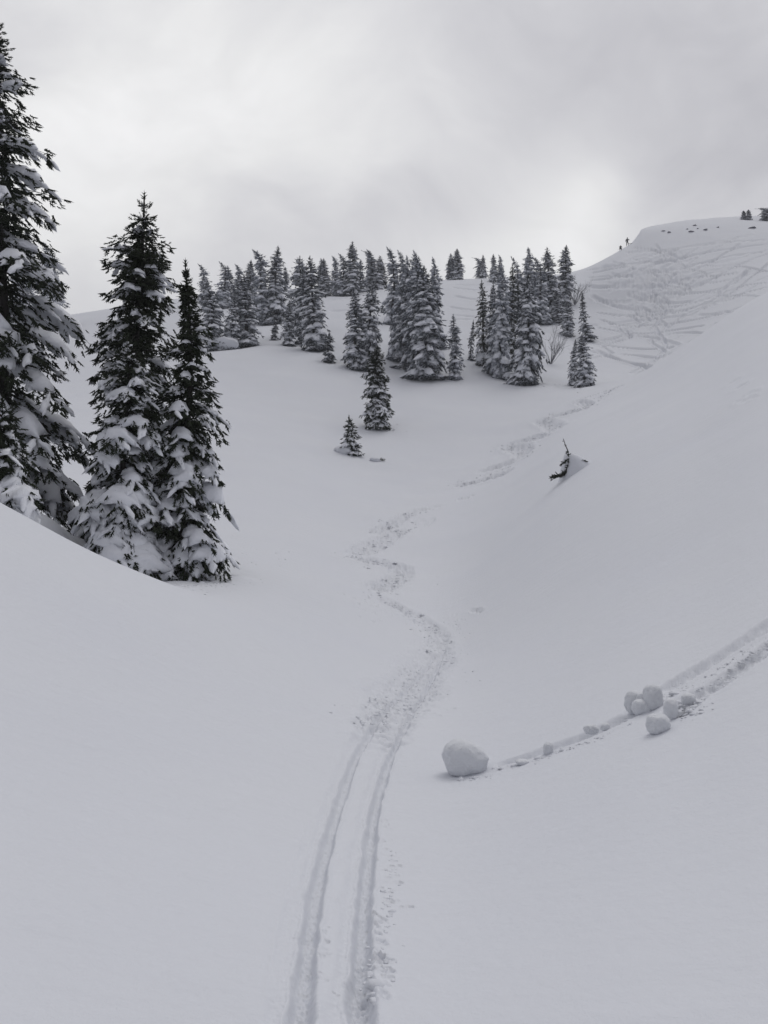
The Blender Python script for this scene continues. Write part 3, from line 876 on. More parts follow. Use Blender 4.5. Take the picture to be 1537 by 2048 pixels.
# ------------------------------------------------------------------ where the trees stand: px, base, top, width, kind, lean, label
G_SLOPE = 'snow-covered spruces on the slope below the skyline'
G_RIDGE = 'frosted spruces standing along the skyline'
TREES = [
    # left cluster
    (413, 618, 525, 34, 'bent', G_RIDGE, 'thin frosted spruce with a hooked tip at the left end of the skyline trees'),
    (447, 612, 521, 40, 'bent', G_RIDGE, 'frosted spruce with a hooked tip, second from the left end of the skyline'),
    (459, 608, 527, 34, 'slim', G_RIDGE, 'slim frosted spruce leaning against the hooked one, third from the left on the skyline'),
    (476, 604, 520, 36, 'bent', G_RIDGE, 'grey frosted spruce in the middle of the left skyline bunch'),
    (494, 604, 514, 40, 'cone', G_RIDGE, 'tallest frosted spruce of the bunch above the snow-capped shrub'),
    (504, 602, 520, 28, 'dark', G_RIDGE, 'dark narrow spruce at the right edge of the bunch above the snow-capped shrub'),
    (428, 694, 556, 70, 'wide', G_SLOPE, 'broad spruce standing directly left of the snow-capped shrub'),
    (462, 688, 585, 52, 'wide', G_SLOPE, 'spruce rising behind the snow-capped shrub'),
    (495, 684, 548, 66, 'cone', G_SLOPE, 'spruce with a bowed right side just right of the snow-capped shrub'),
    (528, 640, 484, 54, 'bent', G_RIDGE, 'tall spruce with a hooked tip, left one of the tall pair on the skyline'),
    (551, 638, 488, 64, 'cone', G_RIDGE, 'tall straight spruce, right one of the tall pair on the skyline'),
    (570, 556, 504, 26, 'slim', G_RIDGE, 'short dark spruce on the crest just right of the tall pair'),
    (561, 556, 520, 16, 'slim', G_RIDGE, 'very small spruce squeezed between the tall pair and the short crest tree'),
    (596, 664, 512, 58, 'blunt', G_SLOPE, 'round-topped spruce with a swollen snowy head'),
    (609, 678, 531, 56, 'wide', G_SLOPE, 'spruce directly right of the round-topped one'),
    (631, 694, 513, 72, 'cone', G_SLOPE, 'large pointed spruce with dark hollows low on its front, behind the stub of a tree'),
    (578, 684, 596, 38, 'cone', G_SLOPE, 'small snow-skirted spruce at the left foot of the round-topped one'),
    (549, 675, 643, 17, 'tiny', G_SLOPE, 'tiny twisted spruce alone on the snow below the tall skyline pair'),
    (656, 718, 664, 26, 'tiny', G_SLOPE, 'little spruce standing in front of the large pointed one'),
    (645, 586, 512, 26, 'slim', G_RIDGE, 'slim crest spruce, left one of a close pair behind the large pointed tree'),
    (653, 586, 513, 32, 'cone', G_RIDGE, 'slim crest spruce, right one of a close pair behind the large pointed tree'),
    (671, 586, 501, 30, 'bent', G_RIDGE, 'narrow ragged spruce left of the tallest crest tree'),
    (685, 586, 499, 34, 'bent', G_RIDGE, 'frosted spruce directly touching the tallest crest tree on its left'),
    (705, 586, 479, 52, 'cone', G_RIDGE, 'tallest crest spruce, with a thick tip poking into the sky'),
    (722, 580, 515, 26, 'slim', G_RIDGE, 'low spruce hidden in the gap right of the tallest crest tree'),
    (730, 577, 492, 30, 'hook', G_RIDGE, 'crest spruce whose tip droops right over to the left'),
    (741, 577, 490, 34, 'bent', G_RIDGE, 'straight spruce beside the one with the drooping tip'),
    (754, 576, 505, 36, 'wide', G_RIDGE, 'dark broad spruce in the crest row'),
    (767, 574, 513, 34, 'dark', G_RIDGE, 'dark round-headed spruce at the right end of the crest row'),
    (715, 726, 572, 62, 'cone', G_SLOPE, 'spruce with pale snow tongues, left one of the double tree'),
    (737, 727, 548, 60, 'wide', G_SLOPE, 'taller right one of the double tree behind the lone column-shaped spruce'),
    (765, 624, 610, 9, 'tiny', G_SLOPE, 'tiny sapling poking out of the snow between the two big tree groups'),
    (783, 640, 485, 46, 'bent', G_SLOPE, 'spruce with a tip bent left, on the left side of the central thicket'),
    (795, 706, 497, 60, 'rime', G_SLOPE, 'pale rimed spruce at the left flank of the central thicket'),
    (804, 640, 491, 40, 'bent', G_SLOPE, 'leaning frosted tip behind the left flank of the central thicket'),
    (816, 640, 502, 30, 'slim', G_SLOPE, 'narrow spruce in the cleft of the central thicket'),
    (830, 720, 489, 70, 'bluntr', G_SLOPE, 'blunt-topped spruce, left one of the two highest in the central thicket'),
    (842, 724, 490, 74, 'rime', G_SLOPE, 'spruce with a curved tip, right one of the two highest in the central thicket'),
    (812, 706, 560, 66, 'wide', G_SLOPE, 'spruce with a long dark branch sticking out left of the central thicket'),
    (850, 748, 530, 104, 'big', G_SLOPE, 'broad dark-skirted spruce at the front of the central thicket'),
    (876, 690, 511, 50, 'rime', G_SLOPE, 'pale spruce with a drooping shoulder on the right flank of the central thicket'),
    (912, 750, 622, 40, 'slimw', G_SLOPE, 'narrow green-grey spruce at the right foot of the central thicket'),
    (898, 558, 514, 18, 'slim', G_RIDGE, 'left one of three spruces alone on the crest beside the central thicket'),
    (906, 558, 500, 24, 'slim', G_RIDGE, 'middle one of three spruces alone on the crest beside the central thicket'),
    (916, 558, 496, 32, 'cone', G_RIDGE, 'right and broadest of three spruces alone on the crest beside the central thicket'),
    (956, 556, 512, 26, 'hook', G_RIDGE, 'crest spruce with one branch bowing far out to the left'),
    (968, 556, 509, 20, 'cone', G_RIDGE, 'upright crest spruce against the one with the bowed branch'),
    (988, 562, 507, 24, 'cone', G_RIDGE, 'small frosted crest spruce above the right-hand thicket'),
    (1000, 562, 507, 18, 'bent', G_RIDGE, 'thin crest spruce with a ragged tip above the right-hand thicket'),
    (941, 713, 637, 20, 'thin', G_SLOPE, 'thin leaning young spruce between the two thickets'),
    (970, 722, 556, 44, 'dark', G_SLOPE, 'dark ragged spruce at the left edge of the right-hand thicket'),
    (984, 735, 552, 50, 'cone', G_SLOPE, 'spruce second from the left edge of the right-hand thicket'),
    (1003, 744, 528, 72, 'rime', G_SLOPE, 'tall rimed spruce in the middle of the right-hand thicket'),
    (1024, 700, 530, 50, 'dark', G_SLOPE, 'dark spruce top in the notch of the right-hand thicket'),
    (1052, 762, 548, 98, 'big', G_SLOPE, 'broad snow-lobed spruce at the front right of the right-hand thicket'),
    (1036, 660, 508, 44, 'bent', G_SLOPE, 'frosted spruce with a forked tip behind the right-hand thicket'),
    (1054, 640, 494, 50, 'rime', G_SLOPE, 'highest frosted spruce behind the right-hand thicket'),
    (1067, 630, 515, 32, 'slim', G_SLOPE, 'low spruce between the highest frosted spruce and its blunt-topped neighbour'),
    (1081, 640, 505, 46, 'bent', G_SLOPE, 'blunt-topped spruce left of the slender pair near the bare hill'),
    (1105, 622, 494, 56, 'cone', G_SLOPE, 'left one of the slender pair standing against the tracked hill'),
    (1125, 606, 488, 50, 'cone', G_SLOPE, 'right one of the slender pair standing against the tracked hill'),
    (1116, 640, 578, 38, 'cone', G_SLOPE, 'small spruce in front of the slender pair'),
    (1135, 668, 604, 38, 'wide', G_SLOPE, 'small snow-laden spruce stepping down from the slender pair'),
    (1176, 678, 580, 36, 'tall', G_SLOPE, 'lone spire-shaped spruce at the edge of the tracked hill'),
    (1146, 765, 675, 24, 'cone', G_SLOPE, 'smaller left one of the two spruces standing alone above the ski track'),
    (1170, 770, 668, 48, 'wide', G_SLOPE, 'larger right one of the two spruces standing alone above the ski track'),
    (1488, 438, 419, 15, 'cone', G_RIDGE, 'left point of the small clump of spruces on the summit ridge'),
    (1497, 438, 417, 18, 'cone', G_RIDGE, 'right point of the small clump of spruces on the summit ridge'),
    (1530, 440, 413, 30, 'hook', G_RIDGE, 'windswept frosted spruce at the very edge of the summit ridge'),
    (104, 654, 486, 92, 'rime', G_SLOPE, 'big rimed spruce standing behind the towering spruce on the left'),
    (42, 672, 462, 90, 'rime', G_SLOPE, 'rimed spruce top half hidden behind the towering spruce trunk'),
]
WHERE = []
for t in TREES:
    g = ground_at_pixel(t[0], t[1], 30 if t[0] > 300 else 60, 182)
    WHERE.append(g)
    WELLS.append((g[0], g[1], t[3] / 2 / F * g[1] * 1.5 + .4, .12 + .004 * (t[1] - t[2]) / F * g[1] * 20 * .3))

# near trees: px of trunk, distance, base apparent height, top apparent height
NEAR = {
    'giant': (-6, 22.0, 1068, 20), 'front_left': (4, 17.6, 1062, 800), 'tall': (280, 22.8, 1130, 384),
    'laden': (252, 19.9, 1168, 668), 'spire': (374, 20.9, 1156, 520),
}
for k, (px, d, bp, tp) in NEAR.items():
    WELLS.append(((px - CX) / F * d, d, 1.5, .22))

for px, d, wr, up in ((395, 20.6, .8, .22), (345, 19.6, .6, .15), (120, 20.3, 1.1, .55), (60, 19.6, .9, .6), (215, 19.6, .6, .3), (462, 21.2, .6, .15), (175, 21.5, .7, .4)):
    WELLS.append(((px - CX) / F * d, d, wr, -up))       # drifts banked against the near trees

# ------------------------------------------------------------------ the snow-covered ground
def build_ground():
    u_in = np.concatenate([np.arange(-40, 540, 6.0), np.arange(540, 940, 2.1), np.arange(940, 1150, 2.8), np.arange(1150, 1577, 1.35), [1577]])
    th_in = np.arctan((u_in - CX) / F)
    l = np.linspace(-math.pi, th_in[0], 44, endpoint=False)
    l = th_in[0] - (th_in[0] - l) * ((th_in[0] - l) / (th_in[0] + math.pi)) ** .35
    r_ = np.linspace(th_in[-1], math.pi, 44)[1:]
    r_ = th_in[-1] + (r_ - th_in[-1]) * ((r_ - th_in[-1]) / (math.pi - th_in[-1])) ** .35
    l = np.sort(l); r_ = np.sort(r_)
    TH = np.concatenate([l, th_in, r_])
    # rows: follow the apparent size of the ground
    yy = np.exp(np.linspace(math.log(2.2), math.log(232), 6000))
    uu = np.linspace(0, 1537, 24)
    PP = np.array([CY - F * table(np.full_like(yy, q), yy) / yy for q in uu])
    dp = np.abs(np.diff(PP, axis=1))
    ym = yy[:-1]
    want = np.where(ym < 30, 2.5, np.where(ym < 88, 3.0, np.where(ym < 172, 1.5, 2.5)))
    dens = np.percentile(dp, 75, axis=0) / want + np.diff(np.log(yy)) * 30
    cum = np.concatenate([[0], np.cumsum(dens)])
    nr = int(cum[-1])
    rr_ = np.interp(np.linspace(0, cum[-1], nr), cum, yy)
    rr_ = np.concatenate([np.linspace(.15, 2.1, 14), rr_, np.exp(np.linspace(math.log(238), math.log(3200), 40))])
    print('ground grid', len(TH), len(rr_))
    T, R_ = np.meshgrid(TH, rr_)
    X = (np.sin(T) * R_).ravel(); Y = (np.cos(T) * R_).ravel()
    # rows run at constant distance from the lens plane within the view so that the grid follows the slope
    Tc = np.clip(T, TH0, TH1)
    X = (X.reshape(T.shape) / np.cos(Tc)).ravel(); Y = (Y.reshape(T.shape) / np.cos(Tc)).ravel()
    Z = height(X, Y)
    inn = np.where((np.abs(T.ravel()) < .62) & (Y > 1.8) & (Y < 200))[0]
    zi = Z[inn].copy()
    marks_z = marks(X[inn], Y[inn], zi)
    Z[inn] = marks_z
    nc = len(TH); nrw = len(rr_)
    i = np.arange(nrw - 1)[:, None] * nc + np.arange(nc - 1)[None, :]
    Q = np.stack([i, i + 1, i + nc + 1, i + nc], -1).reshape(-1, 4)
    V = np.stack([X, Y, Z], 1)
    c = len(V)
    V = np.vstack([V, [[0, 0, height_base(0.0, 0.15)]]])
    Tf = np.stack([np.full(nc - 1, c), np.arange(nc - 1) + 1, np.arange(nc - 1)], 1)
    me = mesh_from('snow_slope', V, [Q[:, ::-1], Tf], M_SNOW)
    o = link('snow_slope', me)
    tag(o, 'smooth snow-covered mountainside with a gully and ski tracks', None, kind='structure')
    return o


build_ground()

# ------------------------------------------------------------------ spruces on the slope: each kind is built once, every tree is its own copy
def make_proto(H, R, seed, mat, **kw):
    tr, cr, sn, _ = spruce(H, R, seed, **kw)
    return (tr.mesh('trunk', M_BARK), cr.mesh('crown', mat, smooth=False), sn.mesh('snow_load', M_LOAD), H, R)


KIND = {}


def proto_set(name, mat, variants, **kw):
    KIND[name] = [make_proto(12.0, kw.get('R', 2.0), s, mat, **{k: v for k, v in kw.items() if k != 'R'}) for s in variants]


FAR = dict(shoot=.36, snow=.95, droop=1.5, needles=.6, padw=1.2)
proto_set('cone', M_DUSTED, (11, 12, 13, 14), R=2.1, n_br=150, prof=.8, **FAR)
proto_set('bent', M_RIMED, (21, 22, 23), R=1.9, n_br=130, prof=.8, bend=.055, bend_dir=(-1, 0), **FAR)
proto_set('hook', M_DUSTED, (31,), R=2.4, n_br=110, prof=.6, bend=.22, bend_dir=(-1, 0), **FAR)
proto_set('slim', M_RIMED, (41, 42), R=1.5, n_br=110, prof=.85, **FAR)
proto_set('wide', M_DUSTED, (51, 52), R=2.4, n_br=150, prof=.7, lean=(.03, 0), **FAR)
proto_set('big', M_DUSTED, (61, 62), R=2.9, n_br=210, prof=.75, **dict(FAR, shoot=.40))
proto_set('rime', M_RIMED, (71, 72), R=2.2, n_br=170, prof=.78, bend=.015, bend_dir=(-1, 0), **FAR)
proto_set('dark', M_NEEDLE, (81,), R=1.9, n_br=120, prof=.8, **dict(FAR, snow=.6))
proto_set('blunt', M_DUSTED, (91,), R=2.2, n_br=130, prof=.5, **FAR)
proto_set('tiny', M_DUSTED, (101,), R=2.6, n_br=46, prof=.7, **dict(FAR, shoot=1.2, needles=.8))
proto_set('tall', M_DUSTED, (111,), R=1.9, n_br=110, prof=1.25, **dict(FAR, droop=.9))
proto_set('thin', M_DUSTED, (121,), R=2.0, n_br=70, prof=1.1, **dict(FAR, shoot=.6, lean=(.1, 0)))
KIND['slimw'] = KIND['slim']
KIND['bluntr'] = KIND['blunt']


def stand(mesh_kind, where, label, group, H, R, rot, sink=.1, names=('trunk', 'crown', 'snow_load')):
    mt, mc, ms, H0, R0 = mesh_kind
    e = link('spruce_tree', None)
    e.location = (where[0], where[1], hz(where[0], where[1]) - sink)
    e.rotation_euler = (0, 0, rot)
    e.scale = (R / R0, R / R0, H / H0)
    tag(e, label, 'tree', group)
    for nm, me in zip(names, (mt, mc, ms)):
        o = link(nm, me, e)
        if nm == 'snow_load': o['kind'] = 'stuff'
    return e


q = random.Random(5)
for k, (t, g) in enumerate(zip(TREES, WHERE)):
    px, base, top, wid, kind, grp, label = t
    H = (base - top) / F * g[1] * 1.02 + .15
    R = wid / 2 / F * g[1] * 1.3
    protos = KIND[kind]
    rot = q.uniform(0, 6.28) if kind in ('cone', 'wide', 'big', 'dark', 'tiny', 'tall', 'slim', 'slimw', 'blunt') else q.uniform(-.5, .5)
    if kind == 'bluntr':
        rot = q.uniform(0, 6)
    dx = 0
    if kind == 'bent': dx = .02 * H
    if kind == 'hook': dx = .12 * H
    e = stand(protos[k % len(protos)], (g[0] + dx, g[1]), label, grp, H, R * q.uniform(.9, 1.12), rot)
    e.rotation_euler = (math.radians(q.gauss(0, 1.8)), math.radians(q.gauss(0, 2.8)), rot)

# the column-shaped spruce and the saplings nearer the gully
g = ground_at_pixel(754, 853, 40, 100)
Hc = 163 / F * g[1]
col_t = make_proto(Hc, 31 / F * g[1], 301, M_NEEDLE, n_br=190, prof=.42, shoot=.30, snow=.95, droop=.7, needles=1.1, padw=.95, fine=True, heart=2.5, padfill=1.25)
stand(col_t, g, 'lone dark column-shaped spruce with snow tufts in the middle of the open slope', None, Hc, 31 / F * g[1], .4)
g = ground_at_pixel(700, 906, 40, 100)
Hs = 76 / F * g[1]
sap = make_proto(Hs, 31 / F * g[1], 311, M_NEEDLE, n_br=54, prof=.9, shoot=.26, snow=1.0, droop=.75, needles=.8, lean=(-.10, 0), fine=True, heart=2, padfill=1.2)
stand(sap, (g[0] + .25, g[1]), 'small sapling spruce with a snow block at its left foot below the column-shaped spruce', None, Hs, 31 / F * g[1], 0)


def mound(name, where, rx, ry, rz, seed, label, cat, group=None, rot=0.0, lump=.16, sub=3, sink=.2, sharp=2.0, mat=None, lowf=1.0, slant=0.0):
    bpy_me = bpy.data.meshes.new(name)
    import bmesh
    bm = bmesh.new()
    bmesh.ops.create_icosphere(bm, subdivisions=sub, radius=1.0)
    rg = np.random.default_rng(seed)
    o1 = rg.uniform(0, 50, 6)
    for v in bm.verts:
        c = v.co
        n = lowf * (math.sin(c.x * 2.3 + o1[0]) * math.sin(c.y * 2.7 + o1[1]) * math.sin(c.z * 2.1 + o1[2]) + .5 * math.sin(c.x * 5.1 + o1[3]) * math.sin(c.y * 4.7 + o1[4] + c.z * 4))
        n += (.30 * math.sin(c.x * 9 + o1[5] + 2 * math.sin(c.y * 5)) * math.sin(c.z * 10 + o1[0]) + .14 * math.sin(c.y * 19 + o1[2] + 2 * c.z) * math.sin(c.x * 17 + c.z * 9))
        s = 1 + lump * n
        # squared-off lobes
        m = (abs(c.x) ** sharp + abs(c.y) ** sharp + abs(c.z) ** sharp) ** (-1 / sharp)
        sl = 1 - slant * max(0.0, c.x + .1) if c.z > 0 else 1
        v.co = Vector((c.x * rx, c.y * ry, c.z * rz * sl)) * s * m
    bm.to_mesh(bpy_me); bm.free()
    bpy_me.polygons.foreach_set('use_smooth', np.ones(len(bpy_me.polygons), bool))
    bpy_me.materials.append(mat or M_SNOW)
    o = link(name, bpy_me)
    o.location = (where[0], where[1], hz(where[0], where[1]) + rz * (1 - sink) - rz * sink)
    o.rotation_euler = (0, 0, rot)
    if label: tag(o, label, cat, group)
    return o


mound('snow_block', (g[0] - .55, g[1] - .2), .75, .5, .42, 3, 'small angular block of snow at the left foot of the sapling spruce', 'snow', sink=.35)

# half-buried young spruce with a cone of snow against it, on the right bank
g = ground_at_pixel(1136, 955, 15, 60)
pxm = g[1] / F
gb = g
e = link('buried_sapling', None); e.location = (g[0], g[1], hz(g[0], g[1]))
tag(e, 'half-buried young spruce bowed against a cone of snow on the right bank', 'tree')


def pp(dx, dz, dy=0.0):
    return np.array([dx * pxm, dy, dz * pxm])


b = Build()
stem = np.array([pp(-28, 2), pp(-14, 4), pp(-4, 10), pp(0, 22), pp(3, 38), pp(0, 54), pp(-5, 66), pp(-9, 78)])
tube(b, stem, np.linspace(.05, .012, len(stem)), 6)
tw = Build()
rg = np.random.default_rng(77)
P = []; D = []; L = []
for i in range(len(stem) - 1):
    for _ in range(9 if i < 5 else 2):
        t = rg.random()
        P.append(stem[i] * (1 - t) + stem[i + 1] * t); D.append([rg.normal(-.3, .7), rg.normal(0, .5), rg.normal(-.1, .5)]); L.append(.16 if i < 5 else .1)
for i in range(46):
    t = rg.random()
    P.append(pp(-32 + 30 * t, 0 + 12 * t + rg.normal(0, 2), rg.normal(0, .12))); D.append([-.8, rg.normal(0, .4), rg.normal(-.2, .5)]); L.append(.16)
for i in range(22):
    t = rg.random()
    P.append(pp(-12 + 12 * t, 26 + 10 * t, rg.normal(0, .1))); D.append([-.9, rg.normal(0, .4), rg.normal(-.3, .4)]); L.append(.15)
for (ax, az, bx_, bz) in ((24, 34, 38, 33), (20, 18, 34, 24)):
    tube(b, [pp(6, az - 8), pp(ax, az), pp(bx_, bz)], [.02, .015, .008], 4)
    for _ in range(10):
        t = rg.random()
        P.append(pp(ax + (bx_ - ax) * t, az + (bz - az) * t)); D.append([.9, rg.normal(0, .5), rg.normal(0, .5)]); L.append(.15)
add_shoots(tw, P, D, L, SHOOT_FINE, rg)
link('trunk', b.mesh('trunk', M_BARK), e)
link('crown', tw.mesh('crown', M_NEEDLE, False), e)
# the cone of snow
b = Build()
nr_, nk = 9, 22
rows_ = []
for i in range(nr_):
    t = i / (nr_ - 1)
    rad = 1.05 * (1 - t) ** .8 * (1 - .1 * t) + .04
    for j in range(nk):
        a = j / nk * 2 * math.pi
        rows_.append([(.0 + .72 - t * .62) + rad * math.cos(a) * (1 + .08 * math.sin(3 * a + 1)), .25 + rad * .8 * math.sin(a), -.42 + 1.42 * math.sin(t * 1.45) - .05 * math.cos(a)])
Qs = [(i * nk + j, i * nk + (j + 1) % nk, (i + 1) * nk + (j + 1) % nk, (i + 1) * nk + j) for i in range(nr_ - 1) for j in range(nk)]
rows_ = np.array(rows_) * (pxm / .02)
b.add(rows_ * [1, 1, 1], Q=Qs)
o = link('snow_cone', b.mesh('snow_cone', M_SNOW))
o.location = (gb[0] + .05, gb[1] + .1, hz(gb[0], gb[1]) + .05)
tag(o, 'cone of snow piled against the half-buried young spruce', 'snow')

# twig end poking from the snow
g = ground_at_pixel(762, 921, 30, 90)
b = Build(); tw = Build()
e = link('buried_twig', None); e.location = (g[0], g[1], hz(g[0], g[1]))
tag(e, 'tip of a buried branch sticking out of the snow right of the sapling', 'branch')
pxm2 = g[1] / F
tube(b, [np.array([-.3, 0, .1]), np.array([0, 0, .12]), np.array([.35, 0, .0])], [.03, .02, .01], 4)
P = [[rg.uniform(-.3, .35), rg.normal(0, .06), .08 + rg.normal(0, .03)] for _ in range(16)]
add_shoots(tw, P, [[.6, rg.normal(0, .5), rg.normal(.2, .4)] for _ in P], [.22] * len(P), SHOOT_FINE, rg)
link('stem', b.mesh('stem', M_BARK), e); link('needles', tw.mesh('needles', M_NEEDLE, False), e)
mound('snow_hump', (g[0] - .45, g[1]), .42, .35, .22, 8, 'low hump of snow beside the buried branch tip', 'snow', sink=.35)

# snow-capped shrub and other snowed-in bushes
def shrub(px, py, wpx, hpx, label, seed, y0=50, cover=.75):
    g = ground_at_pixel(px, py, y0, 180)
    m = g[1] / F
    rx, rz = wpx / 2 * m, hpx * m / 1.3
    e = link('snowed_shrub', None); e.location = (g[0], g[1], hz(g[0], g[1])); tag(e, label, 'shrub', 'low shrubs under snow caps')
    tw = Build(); rg = np.random.default_rng(seed)
    n = int(90 * max(1, wpx / 30))
    a = rg.uniform(0, 6.28, n)
    P = np.stack([np.cos(a) * rx * rg.uniform(.75, 1.0, n), np.sin(a) * rx * .7 * rg.uniform(.75, 1, n), rg.uniform(0, .5, n) * rz], 1)
    D = np.stack([np.cos(a), np.sin(a), rg.normal(.3, .4, n)], 1)
    add_shoots(tw, P, D, np.full(n, .3), SHOOT_SOFT, rg)
    link('twigs', tw.mesh('twigs', M_DUSTED, False), e)['kind'] = 'stuff'
    cap = mound('snow_cap', (0, 0), rx, rx * .75, rz * .62, seed, None, None, sink=0, sharp=2.6, lump=.13)
    cap.parent = e; cap.location = (0, 0, rz * .62)
    return e


shrub(451, 693, 52, 27, 'low shrub under a thick white cushion of snow at the foot of the left bunch', 11)
shrub(506, 682, 18, 18, 'small snow-hooded shrub right of the white cushion', 12)
shrub(967, 722, 30, 30, 'rounded snowy shrub at the left foot of the right-hand thicket', 13)
shrub(792, 722, 20, 8, 'flat dome of a buried shrub left of the central thicket', 14)
shrub(1024, 752, 34, 18, 'snow-capped shrub at the front foot of the right-hand thicket', 15)


def bare_bush(px, py, hpx, wpx, label, seed, n=16):
    g = ground_at_pixel(px, py, 60, 175)
    m = g[1] / F
    rg = np.random.default_rng(seed)
    b = Build()
    e = link('bare_bush', None); e.location = (g[0], g[1], hz(g[0], g[1]) - .1); tag(e, label, 'bush', 'leafless bushes beside the spruces')
    for i in range(n):
        a = rg.uniform(-1.2, 1.4)
        L = hpx * m * rg.uniform(.5, 1.1)
        d = np.array([a * wpx * m * .55 + wpx * m * .25, rg.normal(0, .3), L])
        wob = rg.normal(0, .09, (5, 3)) * L; wob[0] = 0
        P = [d * t * (1.15 - .15 * t) + wob[k_] * t + np.array([a * .25 * L * t * t, 0, -.22 * L * t * t * abs(a)]) for k_, t in enumerate((0, .25, .5, .75, 1))]
        tube(b, P, [.028, .024, .018, .012, .008], 4)
        for s_ in range(8):
            t = rg.uniform(.3, .95)
            k_ = int(t * 4); c = P[k_] + (P[min(k_ + 1, 4)] - P[k_]) * (t * 4 - k_)
            dd = d * rg.uniform(.18, .35) + rg.normal(0, .22, 3) * L * .5
            tube(b, [c, c + dd * .5, c + dd], [.016, .012, .006], 3)
    link('stems', b.mesh('stems', M_TWIG), e)


bare_bush(1102, 728, 70, 40, 'leafless bush on the right side of the right-hand thicket', 21)
bare_bush(1150, 606, 48, 24, 'leafless dark bush right of the slender pair of spruces', 22, 22)

# ------------------------------------------------------------------ the towering spruces on the left
def near_tree(key, R, seed, label, **kw):
    px, d, bp, tp = NEAR[key]
    H = (bp - tp) / F * d
    x, y = (px - CX) / F * d, d
    z0 = (CY - bp) / F * d
    kw.setdefault('fine', True)
    tr, cr, sn, pads = spruce(H, R, seed, pads_separate=True, **kw)
    e = link('spruce_tree', None)
    gz = hz(x, y)
    e.location = (x, y, gz - .05)
    e.scale = (1, 1, (H + (z0 - gz)) / H)
    tag(e, label, 'tree', 'towering spruces by the hollow on the left')
    link('trunk', tr.mesh('trunk', M_BARK), e)
    c = link('crown', cr.mesh('crown', kw.get('mat', M_NEEDLE) if False else M_NEEDLE, False), e)
    if sn.V:
        link('snow_dusting', sn.mesh('snow_dusting', M_LOAD), c)['kind'] = 'stuff'
    for b_ in pads:
        link('snow_pillow', b_.mesh('snow_pillow', M_LOAD), c)
    return e


near_tree('giant', 3.5, 401, 'tallest dark spruce cut by the left frame edge, its tip above the others', n_br=165, prof=.66, shoot=.27, snow=.7, droop=.85, needles=1.15, padfill=.9)
near_tree('front_left', 1.25, 402, 'low spruce buried in snow in front of the tallest one', n_br=70, prof=.7, shoot=.24, snow=1.0, droop=1.3, needles=.9, padw=1.3, padfill=1.25)
near_tree('tall', 2.1, 403, 'tall slender dark spruce rising in the middle of the near group', n_br=160, prof=.58, shoot=.25, snow=.68, droop=.9, needles=1.1)
near_tree('laden', 1.45, 404, 'snow-smothered spruce in front of the tall slender one', n_br=120, prof=.5, shoot=.21, snow=1.05, droop=1.35, needles=.95, padw=1.25, padfill=1.35, heart=3)
near_tree('spire', 1.9, 405, 'spruce with a thin bare spire on the right of the near group', n_br=150, prof=.9, shoot=.22, snow=.85, droop=1.0, needles=1.1, bare_top=.22)

# ------------------------------------------------------------------ snowballs and crumbs
SB = 'snowballs that rolled down the bank'


def ball(px, py, wpx, hpx, label, seed, rot=0, lump=.10, sharp=2.8, depth=.8, sink=.12, slant=0.0):
    lump *= 1.35
    g = ground_at_pixel(px, py, 3, 40)
    m = g[1] / F
    return mound('snowball', (g[0], g[1] + wpx * m * .2), wpx / 2 * m, wpx / 2 * m * depth, hpx / 2 * m, seed, label, 'snowball', SB, rot, lump, 4, sink, sharp, lowf=.5, mat=M_ROLLED, slant=slant)


ball(934, 1548, 86, 74, 'largest snowball, alone at the lower end of the furrow', 1, .1, .10, 2.7, slant=.42)
ball(1272, 1425, 38, 46, 'left ball of the upper cluster of snowballs', 2, .3)
ball(1290, 1422, 34, 40, 'middle ball of the upper cluster, half hidden by its neighbours', 3, .9)
ball(1309, 1420, 40, 54, 'tallest ball of the upper cluster, at its right end', 4, .2)
ball(1285, 1430, 36, 32, 'small ball lying in front of the upper cluster of snowballs', 5, .1)
ball(1320, 1465, 46, 40, 'wedge-shaped snowball lowest of the pair below the upper cluster', 6, .4, .12, 2.9)
ball(1345, 1438, 34, 44, 'upright snowball just above the wedge-shaped one', 7, 1.0)
ball(1380, 1410, 30, 24, 'small lump where the two furrows meet above the snowball cluster', 8, .7)
ball(1098, 1510, 20, 26, 'small snowball sitting halfway along the furrow of the largest one', 9, .2)
ball(1046, 1530, 26, 10, 'flat lump of snow beside the lower furrow', 10, .2)
ball(1184, 1468, 26, 18, 'pair-shaped lump on the near edge of the furrow below the cluster', 11, .4, .2)
ball(1212, 1462, 18, 16, 'little lump on the furrow edge closest to the cluster', 12, .1)


